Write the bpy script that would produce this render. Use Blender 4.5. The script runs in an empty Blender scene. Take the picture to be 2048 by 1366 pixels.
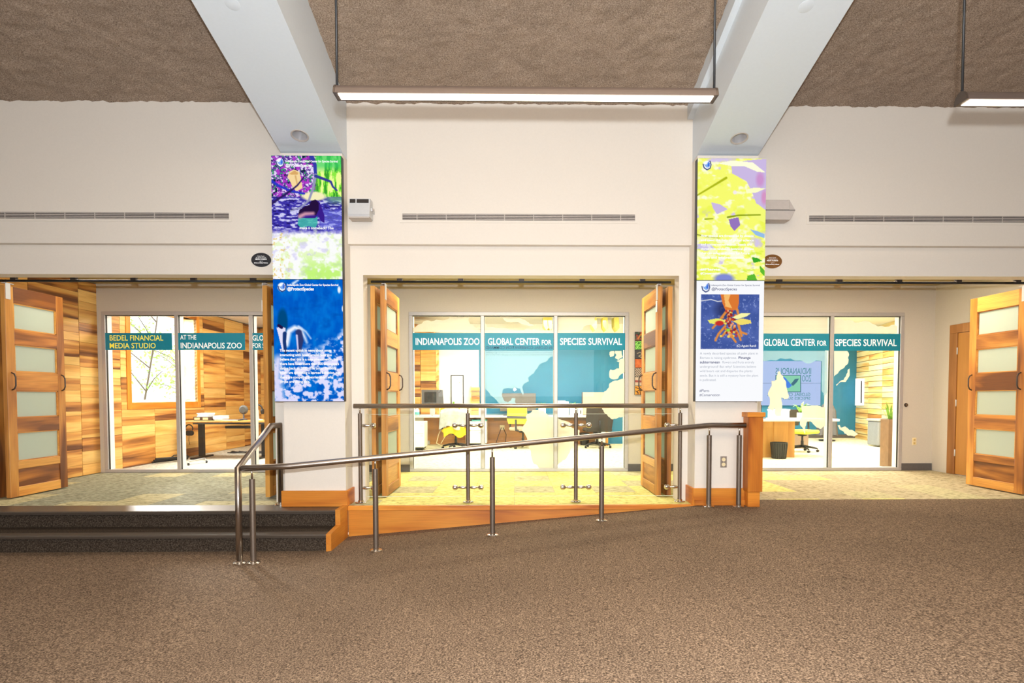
import bpy, bmesh, math, random
import numpy as np
from mathutils import Vector, Matrix, noise

random.seed(7)
SC = bpy.context.scene
COL = SC.collection
PI = math.pi

# ------------------------------------------------------------------ camera
F, PITCH, ROLL, YAW, PX, PY, EYE = 1150.0, .0349, -.0008, -.0158, 1046.66, 834.87, 1.17
cd = bpy.data.cameras.new('camera')
cam = bpy.data.objects.new('camera', cd)
COL.objects.link(cam)
CM = Matrix.Rotation(YAW, 4, 'Z') @ Matrix.Rotation(PI/2-PITCH, 4, 'X') @ Matrix.Rotation(ROLL, 4, 'Z')
cam.matrix_world = Matrix.Translation((0, 0, EYE)) @ CM
cd.sensor_width = 36
cd.lens = 36*F/2048
cd.shift_x = -(PX-1024)/2048
cd.shift_y = (PY-683)/2048
cd.clip_start = .05
cd.clip_end = 200
SC.camera = cam

# ------------------------------------------------------------------ world, lights, exposure
SC.view_settings.view_transform = 'Standard'
SC.view_settings.look = 'None'
SC.view_settings.gamma = 1
SC.view_settings.use_curve_mapping = False
SC.view_settings.exposure = 0.0
w = bpy.data.worlds.new('world')
SC.world = w
w.use_nodes = True
w.node_tree.nodes['Background'].inputs[0].default_value = (.96, .98, 1, 1)
w.node_tree.nodes['Background'].inputs[1].default_value = 1.9


def lamp(name, kind, loc, energy, color=(1, 1, 1), size=1, size_y=None, rot=(0, 0, 0), radius=None):
    l = bpy.data.lights.new(name, kind)
    l.energy = energy
    l.color = color
    if kind == 'AREA':
        l.shape = 'RECTANGLE'
        l.size = size
        l.size_y = size_y or size
    if radius:
        l.shadow_soft_size = radius
    o = bpy.data.objects.new(name, l)
    o.location = loc
    o.rotation_euler = rot
    COL.objects.link(o)
    return o


WARM = (1, .80, .56)
lamp('camera_flash', 'POINT', (.02, -.1, 1.42), 1080, (.86, .93, 1), radius=.04)
lamp('hall_ceiling_fill', 'AREA', (.6, 1.4, 4.9), 200, (1, .76, .5), 5, 3)  # added warm fill for the hall, no fixture of its own
lamp('hall_rear_fill', 'AREA', (0, -3.6, 2.7), 170, (.82, .91, 1), 6, 3, (PI/2, 0, 0))  # added cool fill lamp behind the camera, no window there
lamp('corridor_light_middle', 'AREA', (.1, 7.5, 2.84), 80, (1, .93, .74), 3, .3)
lamp('corridor_light_right', 'AREA', (4.5, 7.4, 2.84), 70, (1, .86, .66), 2.6, .3)
lamp('corridor_light_left', 'AREA', (-4.4, 7.3, 2.84), 34, (1, .88, .72), 2.6, .3)
lamp('office_light_middle', 'AREA', (.2, 10.9, 2.85), 260, (1, .93, .76), 3.4, 1.6)
lamp('office_light_back', 'AREA', (.4, 12.9, 2.93), 95, (1, .94, .80), 3.4, .8)
lamp('office_light_right', 'AREA', (6.2, 11.6, 2.85), 430, (1, .93, .78), 4, 2.6)
lamp('office_far_fill', 'AREA', (7.2, 14.3, 2.93), 150, (1, .93, .78), 2.4, 1.6)  # added to brighten the pale plank wall
sun = lamp('sun', 'SUN', (-20, 25, 12), 5.0, (1, .98, .94))
sun.data.angle = math.radians(9)
sun.rotation_euler = Vector((.6, -.8, -.34)).to_track_quat('-Z', 'Y').to_euler()
lamp('studio_daylight', 'AREA', (-7.6, 10.8, 3.6), 500, (1, .99, .97), 2.4, 2.0, (0, -.95, 0))
lamp('studio_light', 'AREA', (-4.4, 10.6, 2.85), 150, (1, .93, .82), 2.4, 1.6)


# ------------------------------------------------------------------ geometry helpers
def at(x, y, Y):
    """point on the vertical plane Y seen at photo pixel (x, y)"""
    d = CM.to_3x3() @ Vector(((x-PX)/F, -(y-PY)/F, -1))
    return Vector((0, 0, EYE)) + d*(Y/d.y)


def atz(x, y, z):
    d = CM.to_3x3() @ Vector(((x-PX)/F, -(y-PY)/F, -1))
    return Vector((0, 0, EYE)) + d*((z-EYE)/d.z)


def lin(r, g, b):
    f = lambda v: (v/255/12.92) if v/255 < .04045 else ((v/255+.055)/1.055)**2.4
    return (f(r), f(g), f(b), 1)


ABS = {}


def _link(o, parent, p):
    COL.objects.link(o)
    p = Vector(p)
    if parent is not None:
        o.parent = parent
        o.location = p - ABS[parent.name]
    else:
        o.location = p
    ABS[o.name] = p
    return o


def tag(o, label=None, cat=None, group=None, kind=None):
    if label: o['label'] = label
    if cat: o['category'] = cat
    if group: o['group'] = group
    if kind: o['kind'] = kind
    return o


def thing(name, label, cat, loc=(0, 0, 0), group=None, kind=None):
    o = bpy.data.objects.new(name, None)
    o.empty_display_size = .1
    _link(o, None, loc)
    return tag(o, label, cat, group, kind)


def mo(name, me, mat, parent=None, loc=(0, 0, 0)):
    if mat is not None and not me.materials:
        me.materials.append(mat)
    return _link(bpy.data.objects.new(name, me), parent, loc)


BOXES = {}


def boxmesh(s, bev, mat):
    k = (tuple(round(v, 4) for v in s), round(bev, 4), mat.name)
    if k not in BOXES:
        bm = bmesh.new()
        bmesh.ops.create_cube(bm, size=1)
        bmesh.ops.scale(bm, vec=s, verts=bm.verts)
        if bev:
            bmesh.ops.bevel(bm, geom=bm.edges[:], offset=min(bev, min(s)*.45), segments=1, affect='EDGES')
        me = bpy.data.meshes.new('box')
        bm.to_mesh(me)
        bm.free()
        me.materials.append(mat)
        BOXES[k] = me
    return BOXES[k]


def box(name, lo, hi, mat, parent=None, bev=0.0):
    lo, hi = Vector(lo), Vector(hi)
    return mo(name, boxmesh(hi-lo, bev, mat), None, parent, (lo+hi)/2)


def pydata(name, v, f, smooth=False):
    me = bpy.data.meshes.new(name)
    me.from_pydata([tuple(p) for p in v], [], f)
    if smooth:
        me.polygons.foreach_set('use_smooth', [True]*len(me.polygons))
    me.update()
    return me


def boxes(name, L, mat, parent=None):
    """several boxes of one built-in surface in one mesh"""
    v, f = [], []
    for lo, hi in L:
        n = len(v)
        v += [(x, y, z) for x in (lo[0], hi[0]) for y in (lo[1], hi[1]) for z in (lo[2], hi[2])]
        f += [tuple(n+i for i in q) for q in ((0, 1, 3, 2), (4, 6, 7, 5), (0, 4, 5, 1), (2, 3, 7, 6), (0, 2, 6, 4), (1, 5, 7, 3))]
    return mo(name, pydata(name, v, f), mat, parent, (0, 0, 0))


def prism(name, pts, axis, a0, a1, mat, parent=None, smooth=False):
    """polygon pts (two coordinates, the axes other than `axis` in order) pushed out from a0 to a1"""
    def P(p, a):
        q = list(p)
        q.insert(axis, a)
        return Vector(q)
    c = sum((P(p, (a0+a1)/2) for p in pts), Vector())/len(pts)
    n = len(pts)
    v = [P(p, a0)-c for p in pts]+[P(p, a1)-c for p in pts]
    f = [tuple(range(n)), tuple(range(2*n-1, n-1, -1))]+[(i, (i+1) % n, n+(i+1) % n, n+i) for i in range(n)]
    me = pydata(name, v, f)
    bm = bmesh.new()
    bm.from_mesh(me)
    bmesh.ops.recalc_face_normals(bm, faces=bm.faces)
    bmesh.ops.triangulate(bm, faces=[q for q in bm.faces if len(q.verts) > 4])
    bm.to_mesh(me)
    bm.free()
    return mo(name, me, mat, parent, c)


def tubemesh(pts, r, n=10, cap=True, taper=None):
    pts = [Vector(p) for p in pts]
    v, f = [], []
    up = None
    for i, p in enumerate(pts):
        d0 = (pts[i]-pts[i-1]).normalized() if i else (pts[1]-pts[0]).normalized()
        d1 = (pts[i+1]-pts[i]).normalized() if i < len(pts)-1 else d0
        t = (d0+d1).normalized()
        if up is None:
            up = t.orthogonal().normalized()
        a = (up-t*up.dot(t)).normalized()
        b = t.cross(a)
        up = a
        k = 1/max(.35, t.dot(d0))
        bend = (d1-d0)
        bend = bend.normalized() if bend.length > 1e-5 else None
        rr = r if taper is None else r*taper[i]
        for j in range(n):
            o = (a*math.cos(2*PI*j/n)+b*math.sin(2*PI*j/n))*rr
            if bend is not None:
                o += bend*o.dot(bend)*(k-1)
            v.append(p+o)
    for i in range(len(pts)-1):
        for j in range(n):
            f.append((i*n+j, i*n+(j+1) % n, (i+1)*n+(j+1) % n, (i+1)*n+j))
    if cap:
        f.append(tuple(reversed(range(n))))
        f.append(tuple(range((len(pts)-1)*n, len(pts)*n)))
    return v, f


def tube(name, pts, r, mat, parent=None, n=10, taper=None):
    c = sum((Vector(p) for p in pts), Vector())/len(pts)
    v, f = tubemesh([Vector(p)-c for p in pts], r, n, True, taper)
    me = pydata(name, v, f)
    me.polygons.foreach_set('use_smooth', [len(p.vertices) == 4 for p in me.polygons])
    return mo(name, me, mat, parent, c)


LATHES = {}


def lathe(name, prof, loc, mat, parent=None, n=16, axis='Z', cap=True):
    k = (tuple(prof), n, axis, mat.name, cap)
    if k not in LATHES:
        v, f = [], []
        for r, z in prof:
            for j in range(n):
                x, y = r*math.cos(2*PI*j/n), r*math.sin(2*PI*j/n)
                p = {'Z': (x, y, z), 'Y': (x, z, y), 'X': (z, x, y)}[axis]
                v.append(p)
        m = len(prof)
        for i in range(m-1):
            for j in range(n):
                f.append((i*n+j, i*n+(j+1) % n, (i+1)*n+(j+1) % n, (i+1)*n+j))
        if cap and prof[0][0] > 1e-5: f.append(tuple(range(n)))
        if cap and prof[-1][0] > 1e-5: f.append(tuple(range((m-1)*n, m*n)))
        me = pydata(name, v, f)
        bm = bmesh.new()
        bm.from_mesh(me)
        bmesh.ops.remove_doubles(bm, verts=bm.verts, dist=1e-6)
        bmesh.ops.recalc_face_normals(bm, faces=bm.faces)
        for q in bm.faces: q.smooth = len(q.verts) <= 4
        for e in bm.edges:
            if len(e.link_faces) == 2 and e.calc_face_angle(0) > .6: e.smooth = False
        bm.to_mesh(me)
        bm.free()
        me.materials.append(mat)
        LATHES[k] = me
    return mo(name, LATHES[k], None, parent, loc)


def copy_tree(o, parent=None):
    c = o.copy()
    COL.objects.link(c)
    c.parent = parent
    ABS[c.name] = ABS[o.name].copy()
    for ch in [x for x in COL.objects if x.parent == o]:
        copy_tree(ch, c)
    return c


# ------------------------------------------------------------------ materials
def newmat(name):
    m = bpy.data.materials.new(name)
    m.use_nodes = True
    nt = m.node_tree
    return m, nt, nt.nodes['Principled BSDF'], nt.nodes['Material Output']


def N(nt, kind, **kw):
    n = nt.nodes.new('ShaderNode'+kind)
    for k, v in kw.items():
        if k in n.inputs: n.inputs[k].default_value = v
        else: setattr(n, k, v)
    return n


def coords(nt, scale=(1, 1, 1), per_object=False):
    tc = N(nt, 'TexCoord')
    mp = N(nt, 'VectorMath', operation='MULTIPLY_ADD')
    mp.inputs[1].default_value = scale
    mp.inputs[2].default_value = (3.37, 7.53, 5.0043)      # off the noise lattice
    nt.links.new(tc.outputs['Object'], mp.inputs[0])
    if not per_object:
        return mp.outputs[0]
    oi = N(nt, 'ObjectInfo')
    sc = N(nt, 'VectorMath', operation='SCALE')
    sc.inputs[0].default_value = (37, 91, 53)
    nt.links.new(oi.outputs['Random'], sc.inputs['Scale'])
    ad = N(nt, 'VectorMath', operation='ADD')
    nt.links.new(mp.outputs[0], ad.inputs[0])
    nt.links.new(sc.outputs[0], ad.inputs[1])
    return ad.outputs[0]


def ramp(nt, fac, stops):
    r = N(nt, 'ValToRGB')
    e = r.color_ramp.elements
    while len(e) < len(stops): e.new(.5)
    for el, (p, c) in zip(e, stops):
        el.position = p
        el.color = c
    nt.links.new(fac, r.inputs[0])
    return r.outputs[0]


def bump(nt, bs, h, strength, dist=.01):
    b = N(nt, 'Bump', Strength=strength, Distance=dist)
    nt.links.new(h, b.inputs['Height'])
    nt.links.new(b.outputs[0], bs.inputs['Normal'])


def plain(name, rgb, rough=.5, metal=0.0, var=.06, scale=30, bmp=0.0, emit=None, spec=None):
    m, nt, bs, out = newmat(name)
    v = coords(nt)
    n = N(nt, 'TexNoise', Scale=scale, Detail=3.0)
    nt.links.new(v, n.inputs['Vector'])
    c = lin(*rgb)
    lo = tuple(x*(1-var) for x in c[:3])+(1,)
    hi = tuple(min(1, x*(1+var)) for x in c[:3])+(1,)
    nt.links.new(ramp(nt, n.outputs[0], [(.3, lo), (.7, hi)]), bs.inputs['Base Color'])
    bs.inputs['Roughness'].default_value = rough
    bs.inputs['Metallic'].default_value = metal
    if spec is not None: bs.inputs['Specular IOR Level'].default_value = spec
    if bmp: bump(nt, bs, n.outputs[0], bmp)
    if emit:
        bs.inputs['Emission Color'].default_value = lin(*emit[0])
        bs.inputs['Emission Strength'].default_value = emit[1]
    return m


def emitter(name, rgb, s):
    m, nt, bs, out = newmat(name)
    e = N(nt, 'Emission', Strength=s)
    e.inputs[0].default_value = lin(*rgb)
    nt.links.new(e.outputs[0], out.inputs[0])
    return m


def wood(name, cols, axis, rnd=.55, grain=.16, rough=.42, stretch=1.4, across=9, val=(.85, 1.12)):
    """cols from pale to dark; grain runs along axis; every object draws its own piece of the tree"""
    m, nt, bs, out = newmat(name)
    s = [across]*3
    s[axis] = stretch
    v = coords(nt, s, True)
    n = N(nt, 'TexNoise', Scale=.55, Detail=2.5, Distortion=.7)
    nt.links.new(v, n.inputs['Vector'])
    oi = N(nt, 'ObjectInfo')
    ma = N(nt, 'Math', operation='MULTIPLY_ADD')
    nt.links.new(oi.outputs['Random'], ma.inputs[0])
    ma.inputs[1].default_value = rnd
    ma.inputs[2].default_value = -rnd*.5
    ad = N(nt, 'Math', operation='ADD')
    nt.links.new(n.outputs[0], ad.inputs[0])
    nt.links.new(ma.outputs[0], ad.inputs[1])
    k = len(cols)
    pos = [.30, .5, .62, .74][:k] if k == 4 else [.25+.5*i/(k-1) for i in range(k)]
    base = ramp(nt, ad.outputs[0], [(p, lin(*c)) for p, c in zip(pos, cols)])
    s2 = [110]*3
    s2[axis] = 3
    v2 = coords(nt, s2, True)
    g = N(nt, 'TexNoise', Scale=1.0, Detail=3.0)
    nt.links.new(v2, g.inputs['Vector'])
    gr = ramp(nt, g.outputs[0], [(.3, (1-grain, 1-grain*1.15, 1-grain*1.3, 1)), (.7, (1+grain*.4,)*3+(1,))])
    mx = N(nt, 'Mix', data_type='RGBA', blend_type='MULTIPLY')
    mx.inputs[0].default_value = 1
    nt.links.new(base, mx.inputs[6])
    nt.links.new(gr, mx.inputs[7])
    hs = N(nt, 'HueSaturation')
    mr = N(nt, 'MapRange')
    mr.inputs[3].default_value, mr.inputs[4].default_value = val
    w1 = N(nt, 'Math', operation='FRACT')
    w2 = N(nt, 'Math', operation='MULTIPLY')
    w2.inputs[1].default_value = 17.3
    nt.links.new(oi.outputs['Random'], w2.inputs[0])
    nt.links.new(w2.outputs[0], w1.inputs[0])
    nt.links.new(w1.outputs[0], mr.inputs[0])
    nt.links.new(mr.outputs[0], hs.inputs['Value'])
    nt.links.new(mx.outputs[2], hs.inputs['Color'])
    nt.links.new(hs.outputs[0], bs.inputs['Base Color'])
    bs.inputs['Roughness'].default_value = rough
    bump(nt, bs, g.outputs[0], .12, .004)
    return m


def glass(name, tint=(1, 1, 1), refl=1.0):
    m, nt, bs, out = newmat(name)
    t = N(nt, 'BsdfTransparent')
    t.inputs[0].default_value = tint+(1,)
    g = N(nt, 'BsdfGlossy', Roughness=.0)
    f = N(nt, 'Fresnel', IOR=1.45)
    k = N(nt, 'Math', operation='MULTIPLY')
    k.inputs[1].default_value = refl
    gm = N(nt, 'NewGeometry')
    fb = N(nt, 'Math', operation='SUBTRACT')          # thin pane: no inner total reflection at the far face
    fb.inputs[0].default_value = 1
    nt.links.new(gm.outputs['Backfacing'], fb.inputs[1])
    ff = N(nt, 'Math', operation='MULTIPLY')
    nt.links.new(f.outputs[0], ff.inputs[0])
    nt.links.new(fb.outputs[0], ff.inputs[1])
    nt.links.new(ff.outputs[0], k.inputs[0])
    mx = N(nt, 'MixShader')
    nt.links.new(k.outputs[0], mx.inputs[0])
    nt.links.new(t.outputs[0], mx.inputs[1])
    nt.links.new(g.outputs[0], mx.inputs[2])
    nt.links.new(mx.outputs[0], out.inputs[0])
    return m


def film(name, rgb, trans, clear):
    """frosted film: part diffuse, part light coming through, part clear"""
    m, nt, bs, out = newmat(name)
    d = N(nt, 'BsdfDiffuse')
    d.inputs[0].default_value = lin(*rgb)
    t = N(nt, 'BsdfTranslucent')
    t.inputs[0].default_value = lin(*rgb)
    c = N(nt, 'BsdfTransparent')
    a = N(nt, 'MixShader')
    a.inputs[0].default_value = trans
    b = N(nt, 'MixShader')
    b.inputs[0].default_value = clear
    nt.links.new(d.outputs[0], a.inputs[1])
    nt.links.new(t.outputs[0], a.inputs[2])
    nt.links.new(a.outputs[0], b.inputs[1])
    nt.links.new(c.outputs[0], b.inputs[2])
    nt.links.new(b.outputs[0], out.inputs[0])
    return m


def carpet(name, stops, scale, bmp=.5, stretch=(1, 1, 1), per_object=False, big=None):
    m, nt, bs, out = newmat(name)
    v = coords(nt, stretch, per_object)
    n = N(nt, 'TexNoise', Scale=scale, Detail=3.0, Roughness=.65)
    nt.links.new(v, n.inputs['Vector'])
    c = ramp(nt, n.outputs[0], [(p, lin(*q)) for p, q in stops])
    if big:
        b = N(nt, 'TexNoise', Scale=big[0], Detail=2.0)
        nt.links.new(v, b.inputs['Vector'])
        r = ramp(nt, b.outputs[0], [(.35, (1-big[1],)*3+(1,)), (.65, (1, 1, 1, 1))])
        mx = N(nt, 'Mix', data_type='RGBA', blend_type='MULTIPLY')
        mx.inputs[0].default_value = 1
        nt.links.new(c, mx.inputs[6])
        nt.links.new(r, mx.inputs[7])
        c = mx.outputs[2]
    nt.links.new(c, bs.inputs['Base Color'])
    bs.inputs['Roughness'].default_value = .95
    bs.inputs['Specular IOR Level'].default_value = .1
    bump(nt, bs, n.outputs[0], bmp, .006)
    return m


WALL = plain('wall_paint', (226, 217, 205), .7, var=.012, scale=60, bmp=.02)
WALL2 = plain('corridor_paint', (205, 196, 182), .75, var=.02, scale=60, bmp=.03)
WHITE = plain('white_paint', (238, 236, 230), .55, var=.01)
OLIVE = plain('corridor_ceiling_paint', (176, 158, 112), .8, var=.03)
BEAM = plain('beam_paint', (216, 223, 229), .6, var=.01, scale=40, bmp=.02)
SPRAY = carpet('sprayed_ceiling', [(.25, (104, 88, 74)), (.5, (160, 140, 122)), (.75, (204, 184, 164))], 100, 1.0, big=(4, .12))
CARPET = carpet('brown_carpet', [(.32, (50, 40, 31)), (.5, (118, 98, 80)), (.68, (178, 152, 126))], 110, .7, big=(1.1, .12))
STAIRC = carpet('stair_carpet', [(.3, (30, 25, 20)), (.5, (62, 52, 43)), (.7, (96, 84, 72))], 80, .6)
NOSING = plain('stair_nosing_rubber', (82, 72, 63), .38, var=.08, scale=50)
TILES = [carpet('carpet_tile_grey', [(.3, (90, 84, 64)), (.46, (190, 182, 142)), (.7, (222, 214, 174))], 1, .5, (14, 60, 60), True),
         carpet('carpet_tile_yellow', [(.3, (104, 96, 56)), (.46, (222, 212, 128)), (.72, (240, 232, 168))], 1, .5, (14, 60, 60), True),
         carpet('carpet_tile_green', [(.3, (66, 68, 56)), (.48, (152, 152, 130)), (.7, (196, 195, 172))], 1, .5, (14, 60, 60), True),
         carpet('carpet_tile_beige', [(.3, (86, 76, 58)), (.47, (186, 172, 138)), (.7, (216, 204, 174))], 1, .5, (14, 60, 60), True)]
OFLOOR = carpet('office_carpet', [(.3, (196, 188, 140)), (.5, (224, 218, 184)), (.7, (236, 232, 206))], 14, .3, big=(1.4, .12))
SFLOOR = carpet('studio_carpet', [(.3, (150, 150, 140)), (.5, (196, 194, 182)), (.7, (222, 220, 210))], 20, .3)
STEEL = plain('brushed_steel', (176, 166, 158), .28, 1.0, var=.05, scale=80)
BRONZE = plain('post_steel', (124, 110, 98), .5, .85, var=.05, scale=80)
CHROME = plain('polished_steel', (214, 206, 196), .16, 1.0, var=.02)
SATIN = plain('satin_reflector', (216, 214, 216), .25, .5, var=.02)
ALU = plain('aluminium_frame', (190, 186, 186), .45, .35, var=.03)
BLACK = plain('black_plastic', (30, 30, 31), .45, var=.1)
DARK = plain('dark_bronze_metal', (84, 74, 68), .4, .6, var=.05)
GASKET = plain('black_gasket', (26, 27, 28), .7)
GREYB = plain('grey_rubber_base', (92, 88, 88), .6)
HOLLOW = plain('dark_recess', (52, 46, 43), .8)
SPKG = plain('light_grey_plastic', (206, 206, 206), .4, var=.02)
SPKG2 = plain('warm_grey_plastic', (190, 180, 172), .5, var=.03)
CREAM = plain('cream_plastic', (232, 214, 170), .45)
GLASS = glass('clear_glass', (.985, .99, .985))
GGLASS = glass('guard_glass', (.97, .985, .975), .6)
EDGE = film('glass_edge', (236, 246, 238), .5, .35)
FROST = film('frosted_pane', (226, 236, 224), .45, .08)
REFLLAND = film('blue_reflection_map_film', (168, 204, 222), .35, .45)  # blue reflection of the video wall put into the film colour
LAND = film('frosted_map_film', (226, 222, 210), .5, .30)
TEALB = plain('teal_vinyl', (0, 134, 162), .4, var=.02)
TEALW = plain('teal_wall_paint', (38, 118, 152), .7, var=.05, scale=6)
LWHITE = plain('glowing_white_vinyl_letter', (252, 252, 250), .5, var=0, emit=((255, 255, 255), .25))  # slight glow added to keep the letters bright
LYELLOW = plain('glowing_yellow_vinyl_letter', (246, 236, 96), .5, var=0, emit=((246, 236, 96), .2))  # same added glow on the yellow letters
PLANKC = [(246, 202, 122), (230, 174, 92), (196, 130, 62), (112, 66, 36)]
PLANKY = wood('hickory_plank_y', PLANKC, 1, .34, .14, .45, .8, 13)
PLANKX = wood('hickory_plank_x', PLANKC, 0, .34, .14, .45, .8, 13)
PLANKP = wood('pale_plank_y', [(255, 242, 194), (255, 228, 156), (248, 200, 110), (214, 148, 74)], 1, .32, .1, .45, .8, 12)
DOORC = [(228, 166, 80), (206, 138, 60), (172, 106, 44), (118, 68, 32)]
DOORZ = wood('door_wood_z', DOORC, 2, .25, .2)
DOORY = wood('door_wood_y', DOORC, 1, .5, .2)
OAKC = [(228, 150, 54), (216, 134, 42), (200, 116, 32), (164, 84, 20)]
OAKX = wood('cherry_x', OAKC, 0, .15, .12)
OAKY = wood('cherry_y', OAKC, 1, .15, .12)
OAKZ = wood('cherry_z', OAKC, 2, .15, .12)
DESKW = wood('desk_panel_wood', [(222, 170, 92), (206, 150, 74), (180, 124, 58)], 2, .1, .1)
BROWNW = wood('wainscot_wood', [(206, 150, 84), (186, 128, 66), (150, 98, 50)], 0, .15, .12)


# ------------------------------------------------------------------ text
TEXTS = []
TMATS = {}


def text(name, body, x, z, width, cap, Y, parent, mat, mirror=False, bold=.012, align='LEFT', shear=0, spacing=1.0):
    """flat lettering facing -Y: left end x, baseline z, fitted to width and capital height"""
    c = bpy.data.curves.new(name, 'FONT')
    c.body = body
    c.offset = bold
    c.align_x = align
    c.shear = shear
    c.space_line = spacing
    c.resolution_u = 3
    c.materials.append(mat)
    o = bpy.data.objects.new(name, c)
    _link(o, parent, (x, Y, z))
    o.rotation_euler = (PI/2, 0, 0)
    TEXTS.append((o, width, cap, mirror))
    return o


def fit_texts():
    bpy.context.view_layer.update()
    dg = bpy.context.evaluated_depsgraph_get()
    for o, wd, cap, mir in TEXTS:
        sx = wd/max(o.dimensions.x, 1e-4) if wd else cap/.69
        me = bpy.data.meshes.new_from_object(o.evaluated_get(dg))
        sy = cap/.69
        me.transform(Matrix(((-sx if mir else sx, 0, 0, 0), (0, 0, -1, 0), (0, sy, 0, 0), (0, 0, 0, 1))))
        nm, par, loc = o.name, o.parent, o.location.copy()
        m = o.data.materials[0]
        bpy.data.objects.remove(o)
        q = bpy.data.objects.new(nm, me)
        if not me.materials: me.materials.append(m)
        COL.objects.link(q)
        q.parent = par
        q.location = loc


# ================================================================== SETTING
YC, YU, YL, YB = 6.18, 6.36, 6.44, 6.62        # column face, upper wall, lower wall, back of the wall
YI = 9.04                                      # glazed inner wall
CL, CR = (-2.46, -1.81), (1.955, 2.61)         # the two columns in x
OPL, OPC, OPR = (-6.05, -2.66), (-1.67, 1.842), (2.74, 6.26)
HEAD, SEAM = 2.525, 2.842
SLOPE = .269


def ceil_z(y): return 4.352+SLOPE*(YU-y)


def ramp_z(x): return max(-.345, min(0.0, (x-2.03)*.0862))


def struct(o, label):
    return tag(o, label, None, None, 'structure')


# main carpet: flat at the stairs, sloping up to the right, flush with the corridor at the right
xs = [-13, -1.98, -1.9, -1.0, 0, 1.0, 1.95, 2.03, 2.4, 13]
v, f = [], []
for x in xs:
    ye = 6.3 if x < -1.78 else (6.2 if x < 2.0 else 6.49)
    if x in (2.03,): ye = 6.49
    for y in (-4, 2, ye):
        v.append((x, y, ramp_z(x)))
for i in range(len(xs)-1):
    for j in range(2):
        f.append((i*3+j, (i+1)*3+j, (i+1)*3+j+1, i*3+j+1))
struct(mo('floor', pydata('floor', v, f), CARPET), 'brown carpeted floor ramping up to the right in front of the railing')

struct(boxes('wall_front', [((-13, YU, SEAM), (13, YB, 6.2)), ((-13, YL, HEAD), (13, YB, SEAM)),
                            ((-13, YL, -.4), (OPL[0], YB, HEAD)), ((OPL[1], YL, -.4), (OPC[0], YB, HEAD)),
                            ((OPC[1], YL, -.4), (OPR[0], YB, HEAD)), ((OPR[1], YL, -.4), (13, YB, HEAD))], WALL),
       'cream painted hall wall with three wide openings and a stepped ledge')
for nm, (a, b), lb in (('column_left', CL, 'cream column carrying the stacked river and ocean screens'),
                       ('column_right', CR, 'cream column carrying the stacked leaf and white screens')):
    struct(boxes(nm, [((a, YC, 0), (b, YB-.02, 3.74))], WALL), lb)
for nm, (a, b), lb in (('beam_left', CL, 'sloping white painted ceiling beam above the river screen'),
                       ('beam_right', CR, 'sloping white painted ceiling beam above the leaf screen')):
    zc = 3.758
    struct(prism(nm, [(YB-.02, zc-.07), (YC, zc), (-1.0, zc+SLOPE*(YC+1)), (-1.0, ceil_z(-1)+.3), (YB-.02, 4.6)], 0, a, b, BEAM), lb)
struct(prism('trim_1', [(YU, 4.20), (-1.0, ceil_z(-1)-.16), (-1.0, ceil_z(-1)+.1), (YU, 4.42)], 0, CR[0]-.06, CR[0]+.01, BEAM),
       'thin white ledge along the top of the right ceiling beam')

# sprayed ceiling: a real rough surface
nx, ny = 520, 180
X = np.linspace(-9.5, 9.5, nx)
Yg = np.linspace(YU+.06, .6, ny)
v = []
for y in Yg:
    for x in X:
        p = Vector((x*9, y*9, 0))
        h = .015*noise.noise(p*1.3)+.016*noise.noise(p*2.6)+.006*noise.noise(p*.3)
        v.append((x, y, ceil_z(y)+h))
f = [(j*nx+i, j*nx+i+1, (j+1)*nx+i+1, (j+1)*nx+i) for j in range(ny-1) for i in range(nx-1)]
struct(mo('ceiling', pydata('ceiling', v, f, True), SPRAY), 'rough brown sprayed sloping ceiling over the hall')

# the rest of the hall around the camera
struct(boxes('wall_hall_left', [((-11.2, -4, -.5), (-11, YU, 8))], WALL), 'cream side wall of the hall, left of the view')
struct(boxes('wall_hall_right', [((11, -4, -.5), (11.2, YU, 8))], WALL), 'cream side wall of the hall, right of the view')
struct(boxes('wall_hall_rear', [((-11.2, -4.2, -.5), (11.2, -4, 8))], WALL), 'cream rear wall of the hall behind the view')
struct(prism('ceiling_upper', [(YB, ceil_z(YB)+.14), (-4.1, ceil_z(-4.1)+.14), (-4.1, ceil_z(-4.1)+.3), (YB, ceil_z(YB)+.3)], 0, -11.1, 11.1, SPRAY), 'roof slab above the sprayed ceiling')

# corridor and rooms behind
struct(boxes('ceiling_corridor', [((-7, YB, 2.93), (7.2, YI, 3.0))], OLIVE), 'olive tan ceiling of the corridor behind the openings')
WL, WC, WR = (-6.374, -2.94), (-1.64, 1.796), (2.725, 6.16)
WT = 2.5
struct(boxes('wall_back', [((-6.5, YI, WT), (7.2, YI+.14, 3.0)), ((-6.45, YI, 0), (WL[0], YI+.14, WT)), ((WL[1], YI, 0), (WC[0], YI+.14, WT)),
                           ((WC[1], YI, 0), (WR[0], YI+.14, WT)), ((WR[1], YI, 0), (7.2, YI+.14, WT))], WALL2),
       'beige corridor wall that holds the three glazed fronts')
struct(boxes('wall_right', [((6.66, YB, 0), (6.8, 7.62, 2.95)), ((6.66, 7.62, 2.16), (6.8, 8.66, 2.95)), ((6.66, 8.66, 0), (6.8, YI, 2.95))], WALL2),
       'beige wall at the right end of the corridor')
struct(boxes('wall_partition', [((-2.86, YI+.14, 0), (-2.71, 15, 3.1))], WHITE), 'white partition between studio and office')
struct(boxes('floor_corridor', [((-6.6, 6.26, -.3), (-1.78, YI+.1, -.012)), ((-1.78, 6.215, -.3), (2.03, YI+.1, -.012)), ((2.03, 6.49, -.3), (6.8, YI+.1, -.012))], GREYB),
       'corridor floor under the carpet tiles')
FC = bpy.data.objects['floor_corridor']
ts = .5
rt = random.Random(3)
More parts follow.
